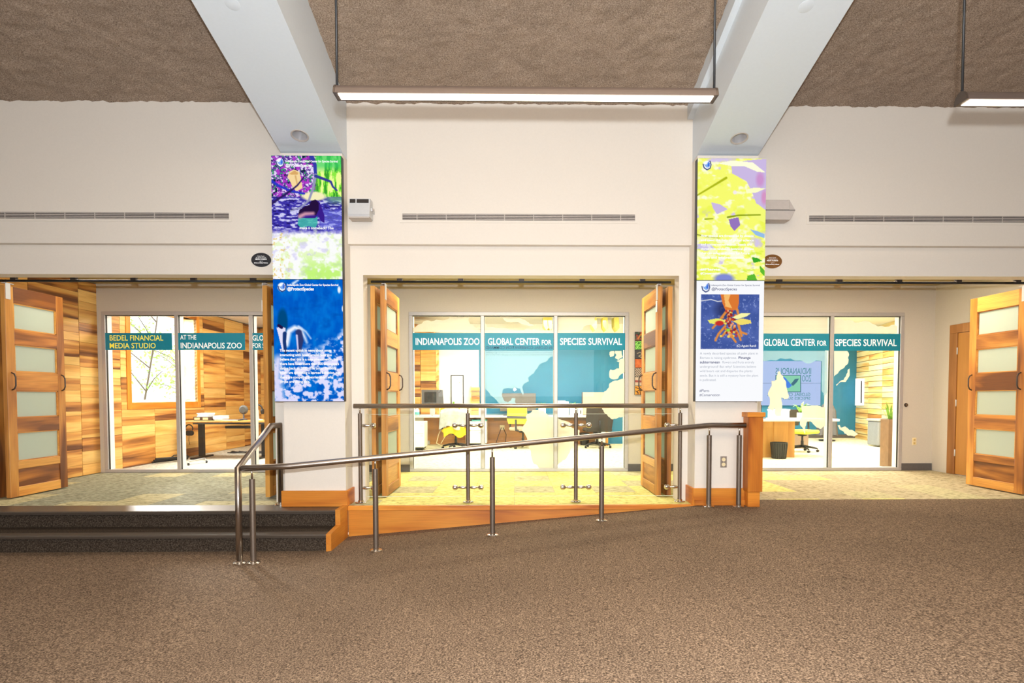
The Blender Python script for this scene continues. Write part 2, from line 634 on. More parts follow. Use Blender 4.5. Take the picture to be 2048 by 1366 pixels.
for j in range(6):
    for i in range(-14, 14):
        x0, x1 = i*ts, (i+1)*ts
        y1 = YI-.005-j*ts
        y0 = y1-ts
        ylim = 6.27 if x1 <= -1.5 else (6.225 if x0 < 2.0 else 6.495)
        x0, x1 = max(x0, -6.44), min(x1, 6.655)
        y0 = max(y0, ylim)
        if x1-x0 < .05 or y1-y0 < .03: continue
        xc = (x0+x1)/2
        if xc < -2.2: k = rt.choice((2, 2, 2, 0))
        elif xc < 2.2: k = rt.choice((1, 1, 1, 0, 1))
        else: k = rt.choice((3, 3, 3, 0, 1 if xc < 4.6 else 3))
        if xc > 2.2 and xc < 4.4 and j < 3: k = rt.choice((1, 1, 3))
        box('carpet_tile', (x0+.001, y0+.001, -.012), (x1-.001, y1-.001, .0+rt.uniform(-.001, .001)), TILES[k], FC)
struct(boxes('floor_office', [((-2.75, YI+.1, -.1), (10.5, 17, 0))], OFLOOR), 'pale carpet of the bright office')
struct(boxes('floor_studio', [((-6.8, YI+.1, -.1), (-2.75, 15, 0))], SFLOOR), 'light grey carpet of the studio')
struct(boxes('ceiling_office', [((-2.75, YI+.14, 3.0), (10.6, 17, 3.1))], plain('office_ceiling', (214, 208, 196), .8)), 'light grey office ceiling')
struct(boxes('ceiling_studio', [((-6.8, YI+.14, 2.95), (-2.75, 15, 3.05))], WHITE), 'white studio ceiling')
struct(boxes('wall_office', [((-2.75, 14.4, 0), (-.88, 14.55, 3.05)), ((-.88, 14.4, 2.62), (3.6, 14.55, 3.05)), ((3.5, 16.3, 2.7), (10.5, 16.45, 3.05))], WHITE),
       'white upper walls at the back of the office')
struct(boxes('wall_teal', [((-.88, 14.4, 0), (3.6, 14.55, 2.62)), ((3.5, 14.4, 0), (3.6, 16.4, 3.05)), ((3.5, 16.3, 0), (10.5, 16.45, 2.7))], TEALW),
       'teal painted wall at the back of the office')
struct(boxes('trim_2', [((3.6, 16.27, 0), (9.9, 16.3, .1))], GREYB), 'grey skirting under the teal office wall')

# wood lined wall of corridor and studio, plank by plank
wl = struct(boxes('wall_left', [((-6.62, YB, 0), (-6.5, 9.78, 3.0)), ((-6.62, 11.84, 0), (-6.5, 15, 3.0)), ((-6.62, 9.78, 0), (-6.5, 11.84, 1.09)), ((-6.62, 9.78, 2.75), (-6.5, 11.84, 3.0))], BLACK),
            'hickory plank wall running from the corridor into the studio')
rp = random.Random(11)
joints = [6.62, 6.92, 7.79, 8.67, 9.55, 10.42, 11.3, 12.08, 12.97, 13.85, 14.8]
for a, b in zip(joints[:-1], joints[1:]):
    z = .004
    first = True
    while z < 2.9:
        h = .16 if first else rp.choice((.12, .14, .17, .2, .2, .24, .27))
        z1 = min(z+h, 2.93)
        if z < .969 < z1: z1 = .969
        y0, y1 = a+.004, b-.004
        spans = [(y0, y1)]
        if z1 > .97 and z < 2.88:                      # keep clear of the studio window
            spans = [(max(y0, p), min(y1, q)) for p, q in ((0, 9.69), (11.93, 20)) if min(y1, q)-max(y0, p) > .02]
        for p, q in spans:
            box('plank', (-6.5, p, z+.0015), (-6.452+rp.uniform(-.002, .003), q, z1-.0015), PLANKY, wl)
        z = z1
        first = False
wsb = struct(boxes('wall_studio', [((-6.7, 14.8, 0), (-2.75, 14.95, 3.05))], BLACK), 'hickory plank wall at the back of the studio')
for a, b in ((-6.45, -5.5), (-5.5, -4.55), (-4.55, -3.6), (-3.6, -2.88)):
    z = .004
    while z < 2.9:
        z1 = min(z+rp.choice((.16, .2, .24, .28)), 2.93)
        box('plank', (a+.004, 14.752, z+.0015), (b-.004, 14.8, z1-.0015), PLANKX, wsb)
        z = z1
# wood lined wall at the right end of the office
wr = thing('wall_slatted', 'pale plank wall with dark joints at the right end of the office', None, (0, 0, 0), None, 'structure')
d = Vector((-.25, -1, 0)).normalized()
p0 = Vector((9.78, 16.3, 0))
ang = math.atan2(d.x, -d.y)
bk = box('backing', (-.03, -2, 0), (0, 2, 3.0), BLACK, wr)
bk.location = p0+d*2.2+Vector((.07, 0, 1.5))
bk.rotation_euler = (0, 0, ang)
for c in range(4):
    z = .15
    bb = boxmesh((.03, .97, .13), 0, PLANKP)
    o = mo('baseboard', boxmesh((.04, .98, .14), 0, PLANKP), None, wr, p0+d*(.5+c*.98)+Vector((0, 0, .07)))
    o.rotation_euler = (0, 0, ang)
    for k in range(20):
        h = .143
        o = mo('plank', boxmesh((.03, .965, h-.012), 0, PLANKP), None, wr, p0+d*(.5+c*.98)+Vector((rp.uniform(-.003, .003), 0, z+h/2)))
        o.rotation_euler = (0, 0, ang)
        z += h
struct(boxes('wall_end', [((9.0, YI+.14, 0), (9.1, 12.2, 3.05)), ((10.4, 11, 0), (10.5, 17, 3.05))], WHITE), 'white side wall of the office')

# stepped floor edge in front of the left opening
st = thing('floor_steps', 'two brown carpeted steps with rubber nosings below the studio opening', None, (-4, 5.8, -.345), None, 'structure')
XS = (-13, -1.84)
box('riser', (XS[0], 5.66, -.345), (XS[1], 5.70, -.205), STAIRC, st)
prism('step_nosing', [(5.63, -.172), (5.625, -.185), (5.635, -.208), (5.75, -.208), (5.75, -.17)], 0, XS[0], XS[1], NOSING, st)
box('tread', (XS[0], 5.74, -.21), (XS[1], 6.04, -.1695), STAIRC, st)
box('riser', (XS[0], 5.99, -.17), (XS[1], 6.03, -.035), STAIRC, st)
prism('step_nosing', [(5.96, -.002), (5.952, -.012), (5.962, -.038), (6.27, -.038), (6.27, .001)], 0, XS[0], XS[1], NOSING, st)
box('tread', (XS[0], 6.02, -.3), (-1.85, 6.27, -.038), STAIRC, st)

# wooden fascia of the platform, stringer, column bases
fa = thing('trim_3', 'orange wooden fascia and nosing along the edge of the raised platform', None, (.1, 6.2, -.2), None, 'structure')
prism('fascia_board', [(-1.79, -.38), (-1.79, -.045), (1.985, -.045), (1.985, -.38)], 1, 6.185, 6.215, OAKX, fa)
box('nosing_board', (-1.79, 6.165, -.045), (1.985, 6.225, .002), OAKX, fa, .004)
sg = thing('trim_4', 'orange stepped wooden stringer closing the right end of the steps', None, (-1.8, 5.9, -.2), None, 'structure')
prism('stringer_board', [(5.60, -.34), (5.60, -.165), (5.90, -.14), (5.90, .018), (6.17, .018), (6.17, -.34)], 0, -1.84, -1.79, OAKY, sg)
for nm, (a, b), lb in (('baseboard_left', CL, 'orange wooden base around the left column'), ('baseboard_right', CR, 'orange wooden base around the right column')):
    bb = thing(nm, lb, None, ((a+b)/2, YC, 0), None, 'structure')
    if nm == 'baseboard_left':
        box('front_board', (a-.03, YC-.03, 0.002), (b+.02, YC, .172), OAKX, bb, .003)
        box('side_board', (b, YC, 0.002), (b+.022, YL-.002, .172), OAKY, bb, .003)
    else:
        box('front_board', (a-.02, YC-.03, 0.002), (b-.1, YC, .185), OAKX, bb, .003)
        box('side_board', (a-.022, YC, 0.002), (a, YL-.002, .185), OAKY, bb, .003)
        box('plinth_board', (a-.01, YC-.045, 0.001), (b-.1, YC-.03, .06), OAKX, bb, .003)
struct(boxes('baseboard_back', [((WL[1], YI-.014, 0.002), (WC[0], YI, .115)), ((WC[1], YI-.014, 0.002), (WR[0], YI, .115)), ((WR[1], YI-.014, 0.002), (6.65, YI, .115))], GREYB),
       'dark grey rubber skirting along the corridor wall')


# ------------------------------------------------------------------ glazed fronts
def front(name, label, x0, x1):
    r = thing(name, label, None, ((x0+x1)/2, YI, 0), None, 'structure')
    fw = .056
    ya, yb = YI-.02, YI+.13
    box('head_frame', (x0, ya, WT-fw), (x1, yb, WT), ALU, r, .004)
    box('sill_frame', (x0, ya, 0.002), (x1, yb, .05), ALU, r, .004)
    wd = (x1-x0)/3
    for i in range(4):
        c = x0+wd*i
        a = c if i == 0 else (c-fw if i == 3 else c-fw/2)
        box('mullion', (a, ya, .05), (a+fw, yb, WT-fw), ALU, r, .004)
        if i < 3:
            l, rr = (c+fw/2 if i else c+fw), (c+wd-fw/2 if i < 2 else c+wd-fw)
            box('pane', (l, YI-.012, .05), (rr, YI-.004, WT-fw), GLASS, r)
            boxes('gasket', [((l, YI+.0, .05), (l+.004, YI+.03, WT-fw)), ((rr-.004, YI+.0, .05), (rr, YI+.03, WT-fw)),
                             ((l, YI-.003, WT-fw-.010), (rr, YI+.02, WT-fw))], GASKET, r)
            boxes('inner_stop', [((l, YI+.03, .05), (l+.003, yb, WT-fw)), ((rr-.003, YI+.03, .05), (rr, yb, WT-fw))], WHITE, r)
    return r


w1 = front('window_1', 'three pane aluminium glazed front of the studio with teal name band', *WL)
w2 = front('window_2', 'middle three pane glazed office front with teal name band and frosted map', *WC)
w3 = front('window_3', 'glazed office front with teal band and frosted map beside the wooden door', *WR)
YG = YI-.0135


def band(win, x0, x1, y0, y1, lines):
    a, b = at(x0, y0, YG), at(x1, y1, YG)
    s = box('sign_band', (a.x, YG-.003, b.z), (b.x, YG+.001, a.z), TEALB, win)
    for (bd, lx, rx, base, top, mt) in lines:
        p, q, t = at(lx, base, YG), at(rx, base, YG), at(lx, top, YG)
        text('lettering', bd, p.x, p.z, q.x-p.x, t.z-p.z, YG-.0045, s, mt)


band(w1, 209, 344.5, 666, 700, [('BEDEL FINANCIAL', 219, 326, 681, 670.5, LYELLOW), ('MEDIA STUDIO', 219, 311, 696.5, 686, LYELLOW)])
band(w1, 355, 490.5, 666, 700, [('AT THE', 361, 393, 679, 670, LWHITE), ('INDIANAPOLIS ZOO', 361, 483, 696.5, 685.5, LWHITE)])
band(w1, 500, 600, 666, 700, [('GLOBAL CENTER', 505, 590, 681, 670.5, LWHITE), ('FOR SPECIES SURVIVAL', 505, 598, 696, 686.5, LWHITE)])
band(w2, 825, 962.5, 666, 700, [('INDIANAPOLIS ZOO', 830.5, 958, 689.5, 676.5, LWHITE)])
band(w2, 969.5, 1107, 666, 700, [('GLOBAL CENTER', 975.5, 1079, 689.5, 676.5, LWHITE), ('FOR', 1083, 1102, 689.5, 680, LWHITE)])
band(w2, 1114, 1251, 666, 700, [('SPECIES SURVIVAL', 1119.5, 1243.5, 689.5, 676.5, LWHITE)])
band(w3, 1398, 1508, 667, 701, [('INDIANAPOLIS ZOO', 1402, 1503, 691, 678, LWHITE)])
band(w3, 1516, 1658, 667, 701, [('GLOBAL CENTER', 1527, 1630, 691.5, 678, LWHITE), ('FOR', 1633.5, 1652, 691.5, 681.5, LWHITE)])
band(w3, 1668, 1800, 667.5, 701.5, [('SPECIES SURVIVAL', 1670, 1792.5, 692, 678.5, LWHITE)])

MAPS = [
    (w2, [(826, 664), (826, 656), (833, 652), (841, 649), (847, 643), (857, 641), (868, 642), (880, 640), (900, 634), (925, 632), (938, 634), (940, 648), (950, 655), (961, 658), (961, 664)]),
    (w2, [(970, 645), (976, 655), (985, 653), (995, 657), (1010, 656), (1030, 661), (1060, 659), (1085, 661), (1106, 660), (1106, 665), (970, 665)]),
    (w2, [(998, 631), (1018, 630), (1030, 636), (1050, 640), (1070, 650), (1056, 651), (1040, 647), (1022, 645), (1008, 640)]),
    (w2, [(970, 702), (1106, 702), (1106, 712), (1097, 717), (1082, 727), (1072, 739), (1068, 747), (1060, 752), (1056, 755), (1058, 763), (1048, 767), (1044, 774), (1047, 784), (1046, 790),
          (1042, 784), (1040, 777), (1031, 775), (1023, 777), (1014, 776), (1007, 778), (1005, 785), (1006, 796), (1010, 803), (1016, 805), (1022, 801), (1024, 796), (1031, 797), (1030, 804),
          (1036, 810), (1030, 811), (1016, 811), (1003, 811), (995, 803), (985, 793), (978, 785), (972, 779), (970, 776)]),
    (w2, [(1065, 820), (1093, 827), (1100, 833), (1106, 834), (1106, 938), (1080, 938), (1068, 928), (1062, 905), (1056, 885), (1051, 871), (1044, 860), (1047, 851), (1054, 841), (1052, 831)]),
    (w2, [(1115, 836), (1123, 840), (1141, 846), (1143, 855), (1159, 860), (1160, 871), (1153, 880), (1140, 905), (1120, 925), (1115, 930)]),
    (w2, [(1115, 631), (1192, 631), (1189, 638), (1192, 646), (1180, 650), (1167, 654), (1163, 661), (1149, 665), (1115, 665)]),
    (w2, [(1219, 704), (1228, 702), (1227, 712), (1220, 714)]),
    (w2, [(1230, 702), (1243, 702), (1246, 714), (1237, 720), (1230, 716), (1233, 710)]),
    (w2, [(1249, 715), (1233, 722), (1239, 725), (1238, 737), (1221, 739), (1219, 755), (1227, 759), (1236, 757), (1243, 748), (1249, 745)]),
    (w2, [(1249, 757), (1230, 761), (1220, 766), (1217, 776), (1208, 783), (1204, 795), (1201, 808), (1204, 818), (1213, 828), (1222, 838), (1235, 836), (1249, 833)]),
    (w3, [(1522, 634), (1560, 632), (1590, 634), (1622, 632), (1655, 634), (1655, 667), (1522, 667)]),
    (w3, [(1668, 641), (1697, 640), (1729, 642), (1745, 648), (1771, 654), (1794, 652), (1794, 667), (1668, 667)]),
    (w3, [(1668, 702), (1694, 702), (1698, 709), (1697, 719), (1686, 737), (1678, 742), (1670, 750), (1668, 753)]),
    (w3, [(1699, 737), (1699, 748), (1695, 758), (1691, 764), (1681, 764), (1675, 769), (1673, 772), (1672, 769), (1679, 763), (1687, 760), (1692, 752), (1695, 745), (1695, 740)]),
    (w3, [(1675, 851), (1679, 850), (1681, 855), (1691, 853), (1708, 862), (1716, 868), (1708, 873), (1700, 871), (1689, 867), (1687, 863), (1679, 859)]),
    (w3, [(1522, 702), (1654, 702), (1654, 785), (1648, 792), (1643, 782), (1643.5, 722), (1600, 721), (1522, 722)]),
    (w3, [(1537, 783), (1541, 775), (1543, 762), (1553, 759), (1555, 745), (1558, 742), (1566, 752), (1572, 765), (1575, 783), (1576, 797), (1562, 795), (1564, 815), (1562, 832), (1552, 832), (1550, 815), (1545, 822), (1535, 815)]),
    (w3, [(1603, 812), (1630, 811), (1650, 814), (1650, 852), (1640, 858), (1628, 850), (1616, 840), (1610, 868), (1600, 850), (1604, 830)]),
]
def coast(poly, seed):
    """break the straight runs of a map outline up into a ragged coast"""
    rg = random.Random(seed)
    for _ in range(3):
        out = []
        for i, p in enumerate(poly):
            q = poly[(i+1) % len(poly)]
            out.append(p)
            l = math.hypot(q[0]-p[0], q[1]-p[1])
            if l > 5 and abs(p[0]-q[0]) > .5 and abs(p[1]-q[1]) > .5:
                o = rg.uniform(-.16, .16)
                out.append(((p[0]+q[0])/2-(q[1]-p[1])*o, (p[1]+q[1])/2+(q[0]-p[0])*o))
        poly = out
    return poly


for win, poly in MAPS:
    pts = [at(x, y, YG+.018) for x, y in coast(poly, len(poly))]
    prism('map_decal', [(p.x, p.z) for p in pts], 1, YG+.0135, YG+.015, REFLLAND if (poly[0] in ((970, 702), (1522, 702))) else LAND, win)
# reflection built as mirrored letters across the lower edge of the middle name band
DBL = plain('dark_blue_reflected_letter', (20, 84, 118), .5, var=0)
GRL = plain('grey_reflected_letter', (120, 140, 150), .5, var=0)
p = at(1105, 698, YG)
q = at(972, 698, YG)
text('lettering', 'IN GLOBAL CONSERVATION COMMAND', p.x, p.z, p.x-q.x, .045, YG-.006, w2, DBL, True)
for yy, bd in ((706, 'solutions for species in peril all over the world working together'), (710.5, 'connecting the planet and people saving species with partners')):
    p, q = at(1105, yy, YG), at(972, yy, YG)
    text('lettering', bd, p.x, p.z, p.x-q.x, .02, YG-.004, w2, GRL, True, 0)

# studio window in the plank wall
w4 = thing('window_4', 'deep wood framed daylight window in the studio plank wall', None, (-6.5, 10.8, 1.1), None, 'structure')
WOY, WOZ = (9.80, 11.82), (1.09, 2.75)
box('jamb', (-6.78, WOY[0]-.02, WOZ[0]), (-6.45, WOY[0], WOZ[1]), OAKZ, w4)
box('jamb', (-6.78, WOY[1], WOZ[0]), (-6.45, WOY[1]+.02, WOZ[1]), PLANKP, w4)
box('window_sill', (-6.78, WOY[0], WOZ[0]-.02), (-6.44, WOY[1], WOZ[0]), PLANKP, w4)
box('window_head', (-6.78, WOY[0], WOZ[1]), (-6.45, WOY[1], WOZ[1]+.02), OAKY, w4)
for a, b in ((WOY[0]-.11, WOY[0]), (WOY[1], WOY[1]+.11)):
    box('casing', (-6.5, a, WOZ[0]-.12), (-6.437, b, WOZ[1]+.12), OAKZ, w4, .004)
box('casing', (-6.5, WOY[0], WOZ[0]-.12), (-6.437, WOY[1], WOZ[0]), OAKY, w4, .004)
box('casing', (-6.5, WOY[0], WOZ[1]), (-6.437, WOY[1], WOZ[1]+.12), OAKY, w4, .004)
box('pane', (-6.765, WOY[0], WOZ[0]), (-6.757, WOY[1], WOZ[1]), GLASS, w4)
box('sash_frame', (-6.79, WOY[1]-.04, WOZ[0]), (-6.73, WOY[1], WOZ[1]), WHITE, w4)
box('sash_frame', (-6.79, WOY[0], WOZ[0]), (-6.73, WOY[1], WOZ[0]+.04), WHITE, w4)

# ------------------------------------------------------------------ folding doors: one thing per leaf
NDOOR = [0]


def leaf(label, x, side, handles=True, bracket=True, tagz=False, y0=6.685, wd=.85):
    """a leaf standing open, in the plane x; side +1: its face towards +x carries the hardware we see"""
    NDOOR[0] += 1
    t, z0, z1 = .052, .014, 2.455
    y1 = y0+wd
    d = thing('door_%d' % NDOOR[0], label, None, (x, y0, 0), None, 'structure')
    sw = .115
    a, b = x-t/2, x+t/2
    for p, q in ((y0, y0+sw), (y1-sw, y1)):
        box('stile', (a, p, z0), (b, q, z1), DOORZ, d, .003)
    zs = [(2.30, z1), (1.80, 1.965), (1.25, 1.455), (.74, .915), (z0, .095)]
    zr = [2.27, 1.965, 1.80, 1.455, 1.25, .915, .74, .40]
    lay = [('rail', 2.27, z1), ('pane', 1.965, 2.27), ('rail', 1.79, 1.965), ('pane', 1.475, 1.79), ('rail', 1.255, 1.475), ('pane', .935, 1.255),
           ('rail', .765, .935), ('pane', .425, .765), ('rail', .335, .425), ('bottom_panel', .125, .335), ('rail', z0, .125)]
    for nm, p, q in lay:
        if nm == 'rail': box('rail', (a, y0+sw, p), (b, y1-sw, q), DOORY, d, .003)
        elif nm == 'bottom_panel': box('bottom_panel', (a+.012, y0+sw, p), (b-.012, y1-sw, q), DOORY, d)
        else:
            box('frosted_pane', (x-.004, y0+sw, p), (x+.004, y1-sw, q), FROST, d)
            boxes('glazing_bead', [((x-.018, y0+sw, p), (x+.018, y0+sw+.014, q)), ((x-.018, y1-sw-.014, p), (x+.018, y1-sw, q)),
                                   ((x-.018, y0+sw, p), (x+.018, y1-sw, p+.012)), ((x-.018, y0+sw, q-.012), (x+.018, y1-sw, q))], DOORY, d)
    if handles:
        for yy in (y0+.06, y1-.06):
            e = x+side*t/2
            tube('handle', [(e, yy, 1.46), (e+side*.03, yy, 1.445), (e+side*.045, yy, 1.41), (e+side*.045, yy, 1.31), (e+side*.03, yy, 1.275), (e, yy, 1.26)], .008, DARK, d, 8)
    if bracket:
        e = x+side*(t/2)
        br = box('hanger_bracket', (min(e, e+side*.006), y0+.01, 2.30), (max(e, e+side*.006), y0+.075, z1+.03), SPKG, d, .002)
        box('bracket_arm', (min(e-side*.04, e+side*.006), y0+.01, z1+.024), (max(e-side*.04, e+side*.006), y0+.12, z1+.03), SPKG, d)
        lathe('hanger_bolt', ((.006, 0), (.006, .05)), (x, y0+.05, z1+.02), BLACK, d, 8)
    if tagz:
        e = x+side*(t/2+.004)
        box('sensor', (min(e, e+side*.012), y0+.012, 2.16), (max(e, e+side*.012), y0+.05, 2.29), WHITE, d, .003)
    return d


leaf('folded wooden door leaf at the far left edge beside its hardware leaf', -5.965, 1, False, False)
leaf('wooden door leaf with four frosted panes before the studio plank wall', -5.828, 1, True, True)
leaf('wooden door leaf edge between studio front and the ocean screen', -2.862, -1, False, True, True)
leaf('wooden door leaf behind the left column, hidden side', -2.735, -1, False, False)
leaf('outer folded wooden door leaf at the left jamb of the middle opening', -1.628, 1, False, False)
leaf('inner folded wooden door leaf with handles, left of the middle opening', -1.515, 1, True, True)
leaf('inner folded wooden door leaf with handles beside the animal prints', 1.695, -1, True, True, True)
leaf('outer folded wooden door leaf at the right jamb of the middle opening', 1.812, -1, False, False)
leaf('wooden door leaf edge between the white screen and the newel post', 2.812, 1, False, False)
leaf('golden wooden door leaf with four frosted panes at the right edge', 6.04, -1, True, True)
# slim plain door behind it
FRAMEZ = wood('brown_frame_wood', [(190, 136, 74), (174, 118, 60), (150, 96, 46)], 2, .1, .1)
d = thing('door_11', 'plain flush wooden door in a wide frame behind the golden folding leaf', None, (6.66, 8.1, 0), None, 'structure')
for a, b in ((8.55, 8.70), (7.58, 7.73)):
    box('door_frame', (6.635, a, .003), (6.70, b, 2.13), FRAMEZ, d, .004)
box('door_frame', (6.635, 7.58, 2.13), (6.70, 8.70, 2.26), FRAMEZ, d, .004)
box('slab', (6.652, 7.735, .012), (6.69, 8.545, 2.125), wood('door_veneer', [(196, 138, 66), (184, 126, 58), (168, 108, 48)], 2, .1, .06), d)
for z in (.33, 1.08, 1.86):
    lathe('hinge', ((.009, -.05), (.009, .05)), (6.643, 8.548, z), SPKG, d, 8)

# overhead tracks
for (a, b), lb in ((OPL, 'dark overhead door track across the studio opening'), (OPC, 'dark overhead door track across the middle opening'), (OPR, 'dark overhead door track across the right opening')):
    tr = thing('door_track', lb, 'track', ((a+b)/2, 6.72, 2.51))
    tube('rail', [(a+.02, 6.71, 2.505), (b-.02, 6.71, 2.505)], .014, BLACK, tr, 8)
    for k in range(5):
        x = a+(b-a)*(k+.5)/5
        box('track_clip', (x-.03, 6.69, 2.512), (x+.03, 6.73, 2.56), DARK, tr)
    box('track_mount', (a, YB, 2.55), (b, 6.75, 2.60), DARK, tr)


# ================================================================== HALL OBJECTS
# slot diffusers
def slot(label, x0, x1):
    z0, z1 = 3.102, 3.170
    r = thing('air_vent', label, 'vent', ((x0+x1)/2, YU, 3.13), 'linear slot air vents in the hall wall')
    m = .028
    boxes('frame', [((x0-m, YU-.006, z1), (x1+m, YU, z1+m*.8)), ((x0-m, YU-.006, z0-m), (x1+m, YU, z0)), ((x0-m, YU-.006, z0), (x0, YU, z1)), ((x1, YU-.006, z0), (x1+m, YU, z1))], WALL, r)
    box('slot_backing', (x0, YU-.003, z0), (x1, YU-.001, z1), HOLLOW, r)
    for k in range(4):
        z = z0+(k+.5)*(z1-z0)/4
        box('slat', (x0, YU-.008, z-.004), (x1, YU-.003, z+.004), SPKG2, r)
    n = int((x1-x0)/.31)
    for k in range(n):
        x = x0+(k+.5)*(x1-x0)/n
        box('divider', (x-.004, YU-.0085, z0), (x+.004, YU-.002, z1), SPKG2, r)


slot('long slot air vent on the wall left of the river screen', -6.6, -3.09)
slot('slot air vent on the middle wall between the two columns', -1.215, 1.327)
slot('long slot air vent on the wall right of the leaf screen', 3.25, 6.9)

# wall speakers
s = thing('wall_speaker', 'light grey wall speaker with two top grilles, bracketed right of the river screen', 'speaker', (-1.62, 6.26, 3.17))
prism('body', [(6.33, 3.285), (6.222, 3.285), (6.215, 3.232), (6.18, 3.11), (6.20, 3.085), (6.33, 3.085)], 0, -1.755, -1.53, SPKG, s)
prism('top_grille', [(6.2215, 3.278), (6.217, 3.278), (6.2105, 3.237), (6.2155, 3.237)], 0, -1.745, -1.685, HOLLOW, s)
prism('top_grille', [(6.2215, 3.278), (6.217, 3.278), (6.2105, 3.237), (6.2155, 3.237)], 0, -1.672, -1.545, HOLLOW, s)
box('bottom_lip', (-1.75, 6.185, 3.072), (-1.535, 6.32, 3.087), SPKG2, s)
box('yoke', (-1.53, 6.24, 3.16), (-1.515, 6.36, 3.19), SPKG, s)
box('yoke', (-1.77, 6.24, 3.16), (-1.755, 6.36, 3.19), SPKG, s)
lathe('knob', ((.014, 0), (.014, .018)), (-1.515, 6.25, 3.175), SPKG2, s, 10, 'X')
s = thing('wall_speaker', 'warm grey boxy wall speaker behind the leaf screen', 'speaker', (2.8, 6.25, 3.17))
prism('body', [(2.62, 3.285), (2.955, 3.285), (3.02, 3.175), (2.965, 3.075), (2.62, 3.075)], 1, 6.2, 6.34, SPKG2, s)
box('seam', (2.62, 6.196, 3.173), (3.018, 6.2, 3.178), HOLLOW, s)
box('front_panel', (2.62, 6.192, 3.18), (2.957, 6.2, 3.28), SPKG2, s, .004)
box('wall_mount', (2.7, 6.34, 3.12), (2.85, 6.36, 3.24), SPKG2, s)


# oval plaques
def plaque(label, x, mat):
    r = thing('oval_plaque', label, 'plaque', (x, YL, 2.685))
    a, b = .108, .077
    prism('plate', [(x+a*math.cos(2*PI*k/40), 2.685+b*math.sin(2*PI*k/40)) for k in range(40)], 1, YL-.008, YL, mat, r)
    for bd, dz, wd, cp, bo in (('Global Center', .036, .08, .010, 0), ('for Species Survival', .020, .11, .010, 0), ('MEDIA SCREENS', .002, .125, .012, .03), ('a gift of', -.018, .04, .008, 0), ('Barbara and Bailey Holloman', -.038, .15, .012, .02)):
        text('lettering', bd, x, 2.685+dz, wd, cp, YL-.0095, r, LWHITE, False, bo, 'CENTER')


plaque('dark oval plaque with white writing left of the river screen', -2.785, plain('black_plaque', (46, 46, 50), .3))
plaque('bronze oval plaque with white writing beside the leaf screen', 2.885, plain('bronze_plaque', (150, 104, 58), .3, .6, var=.2, scale=9))

# downlights and cover discs on the beams
for x, lb, lc in ((-2.166, 'recessed downlight with silver reflector in the left beam', 'round blank cover disc on the left beam'), (2.309, 'recessed downlight with silver reflector in the right beam', 'round blank cover disc on the right beam')):
    y = 5.95
    zz = 3.758+SLOPE*(YC-y)
    r = thing('downlight', lb, 'light', (x, y, zz))
    tilt = (-math.atan(SLOPE), 0, 0)
    bm_ = bpy.data.objects['beam_left' if x < 0 else 'beam_right']
    cut = lathe('cutter', ((.074, -.05), (.074, .2)), (x, y, zz), BEAM, None, 28)
    cut.rotation_euler = tilt
    md = bm_.modifiers.new('hole', 'BOOLEAN')
    md.object = cut
    md.solver = 'EXACT'
    bpy.context.view_layer.update()
    nm_ = bpy.data.meshes.new_from_object(bm_.evaluated_get(bpy.context.evaluated_depsgraph_get()))
    bm_.modifiers.clear()
    bm_.data = nm_
    bpy.data.objects.remove(cut)
    for nm, pf, mt in (('trim_ring', ((.088, -.0005), (.088, -.006), (.082, -.008), (.072, -.004), (.072, .004)), SPKG2), ('reflector', ((.0725, .0), (.064, .06), (.045, .11), (.03, .125)), SATIN), ('lamp_recess', ((.046, .1), (.03, .124), (0, .126)), HOLLOW)):
        o = lathe(nm, pf, (x, y, zz), mt, r, 28, 'Z', False)
        o.rotation_euler = tilt
    p = at(465 if x < 0 else 1612, 8 if x < 0 else 13, 5)
    yy = 4.985
    zz = 3.758+SLOPE*(YC-yy)
    # where the view meets the sloping soffit
    q = (p-Vector((0, 0, EYE)))
    tt = (3.758+SLOPE*YC-EYE)/(q.z+SLOPE*q.y)
    c = Vector((0, 0, EYE))+q*tt
    o = lathe('cover_disc', ((.055, 0), (.055, -.002), (.052, -.003), (0, -.003)), c, BEAM, None, 28)
    o.rotation_euler = tilt
    tag(o, lc, 'cover')


# pendant strip lights
HOUSE = plain('taupe_metal_housing', (92, 80, 74), .45, .3, var=.03)
LED = emitter('warm_led_strip', (255, 238, 214), 9)


def pendant(label, x0, x1, y, z):
    r = thing('pendant_light', label, 'light', ((x0+x1)/2, y, z), 'linear pendant lights')
    # y/z section: rounded dark housing, diffuser slanting below
    hs = [(y-.052*math.cos(PI*k/12), z-.012+.066*math.sin(PI*k/12)) for k in range(13)]
    prism('housing', hs, 0, x0+.012, x1-.012, HOUSE, r)
    prism('diffuser', [(y-.046, z-.0142), (y-.042, z-.017), (y+.026, z-.017), (y+.030, z-.0142)], 0, x0+.03, x1-.03, LED, r)
    for a, b in ((x0, x0+.013), (x1-.013, x1)):
        prism('end_cap', [(p[0]*1.04-y*.04, p[1]*1.06-z*.06) for p in hs], 0, a, b, DARK, r)
    for x in (x0+.012, x1-.012):
        tube('suspension_rod', [(x, y, z+.03), (x, y, ceil_z(y)-.02)], .008, BLACK, r, 8)
    return r


pendant('long pendant strip light hanging between the two beams', -1.128, 1.290, 3.72, 3.082)
pendant('pendant strip light cut by the right edge of the view', 2.868, 5.3, 3.72, 3.072)


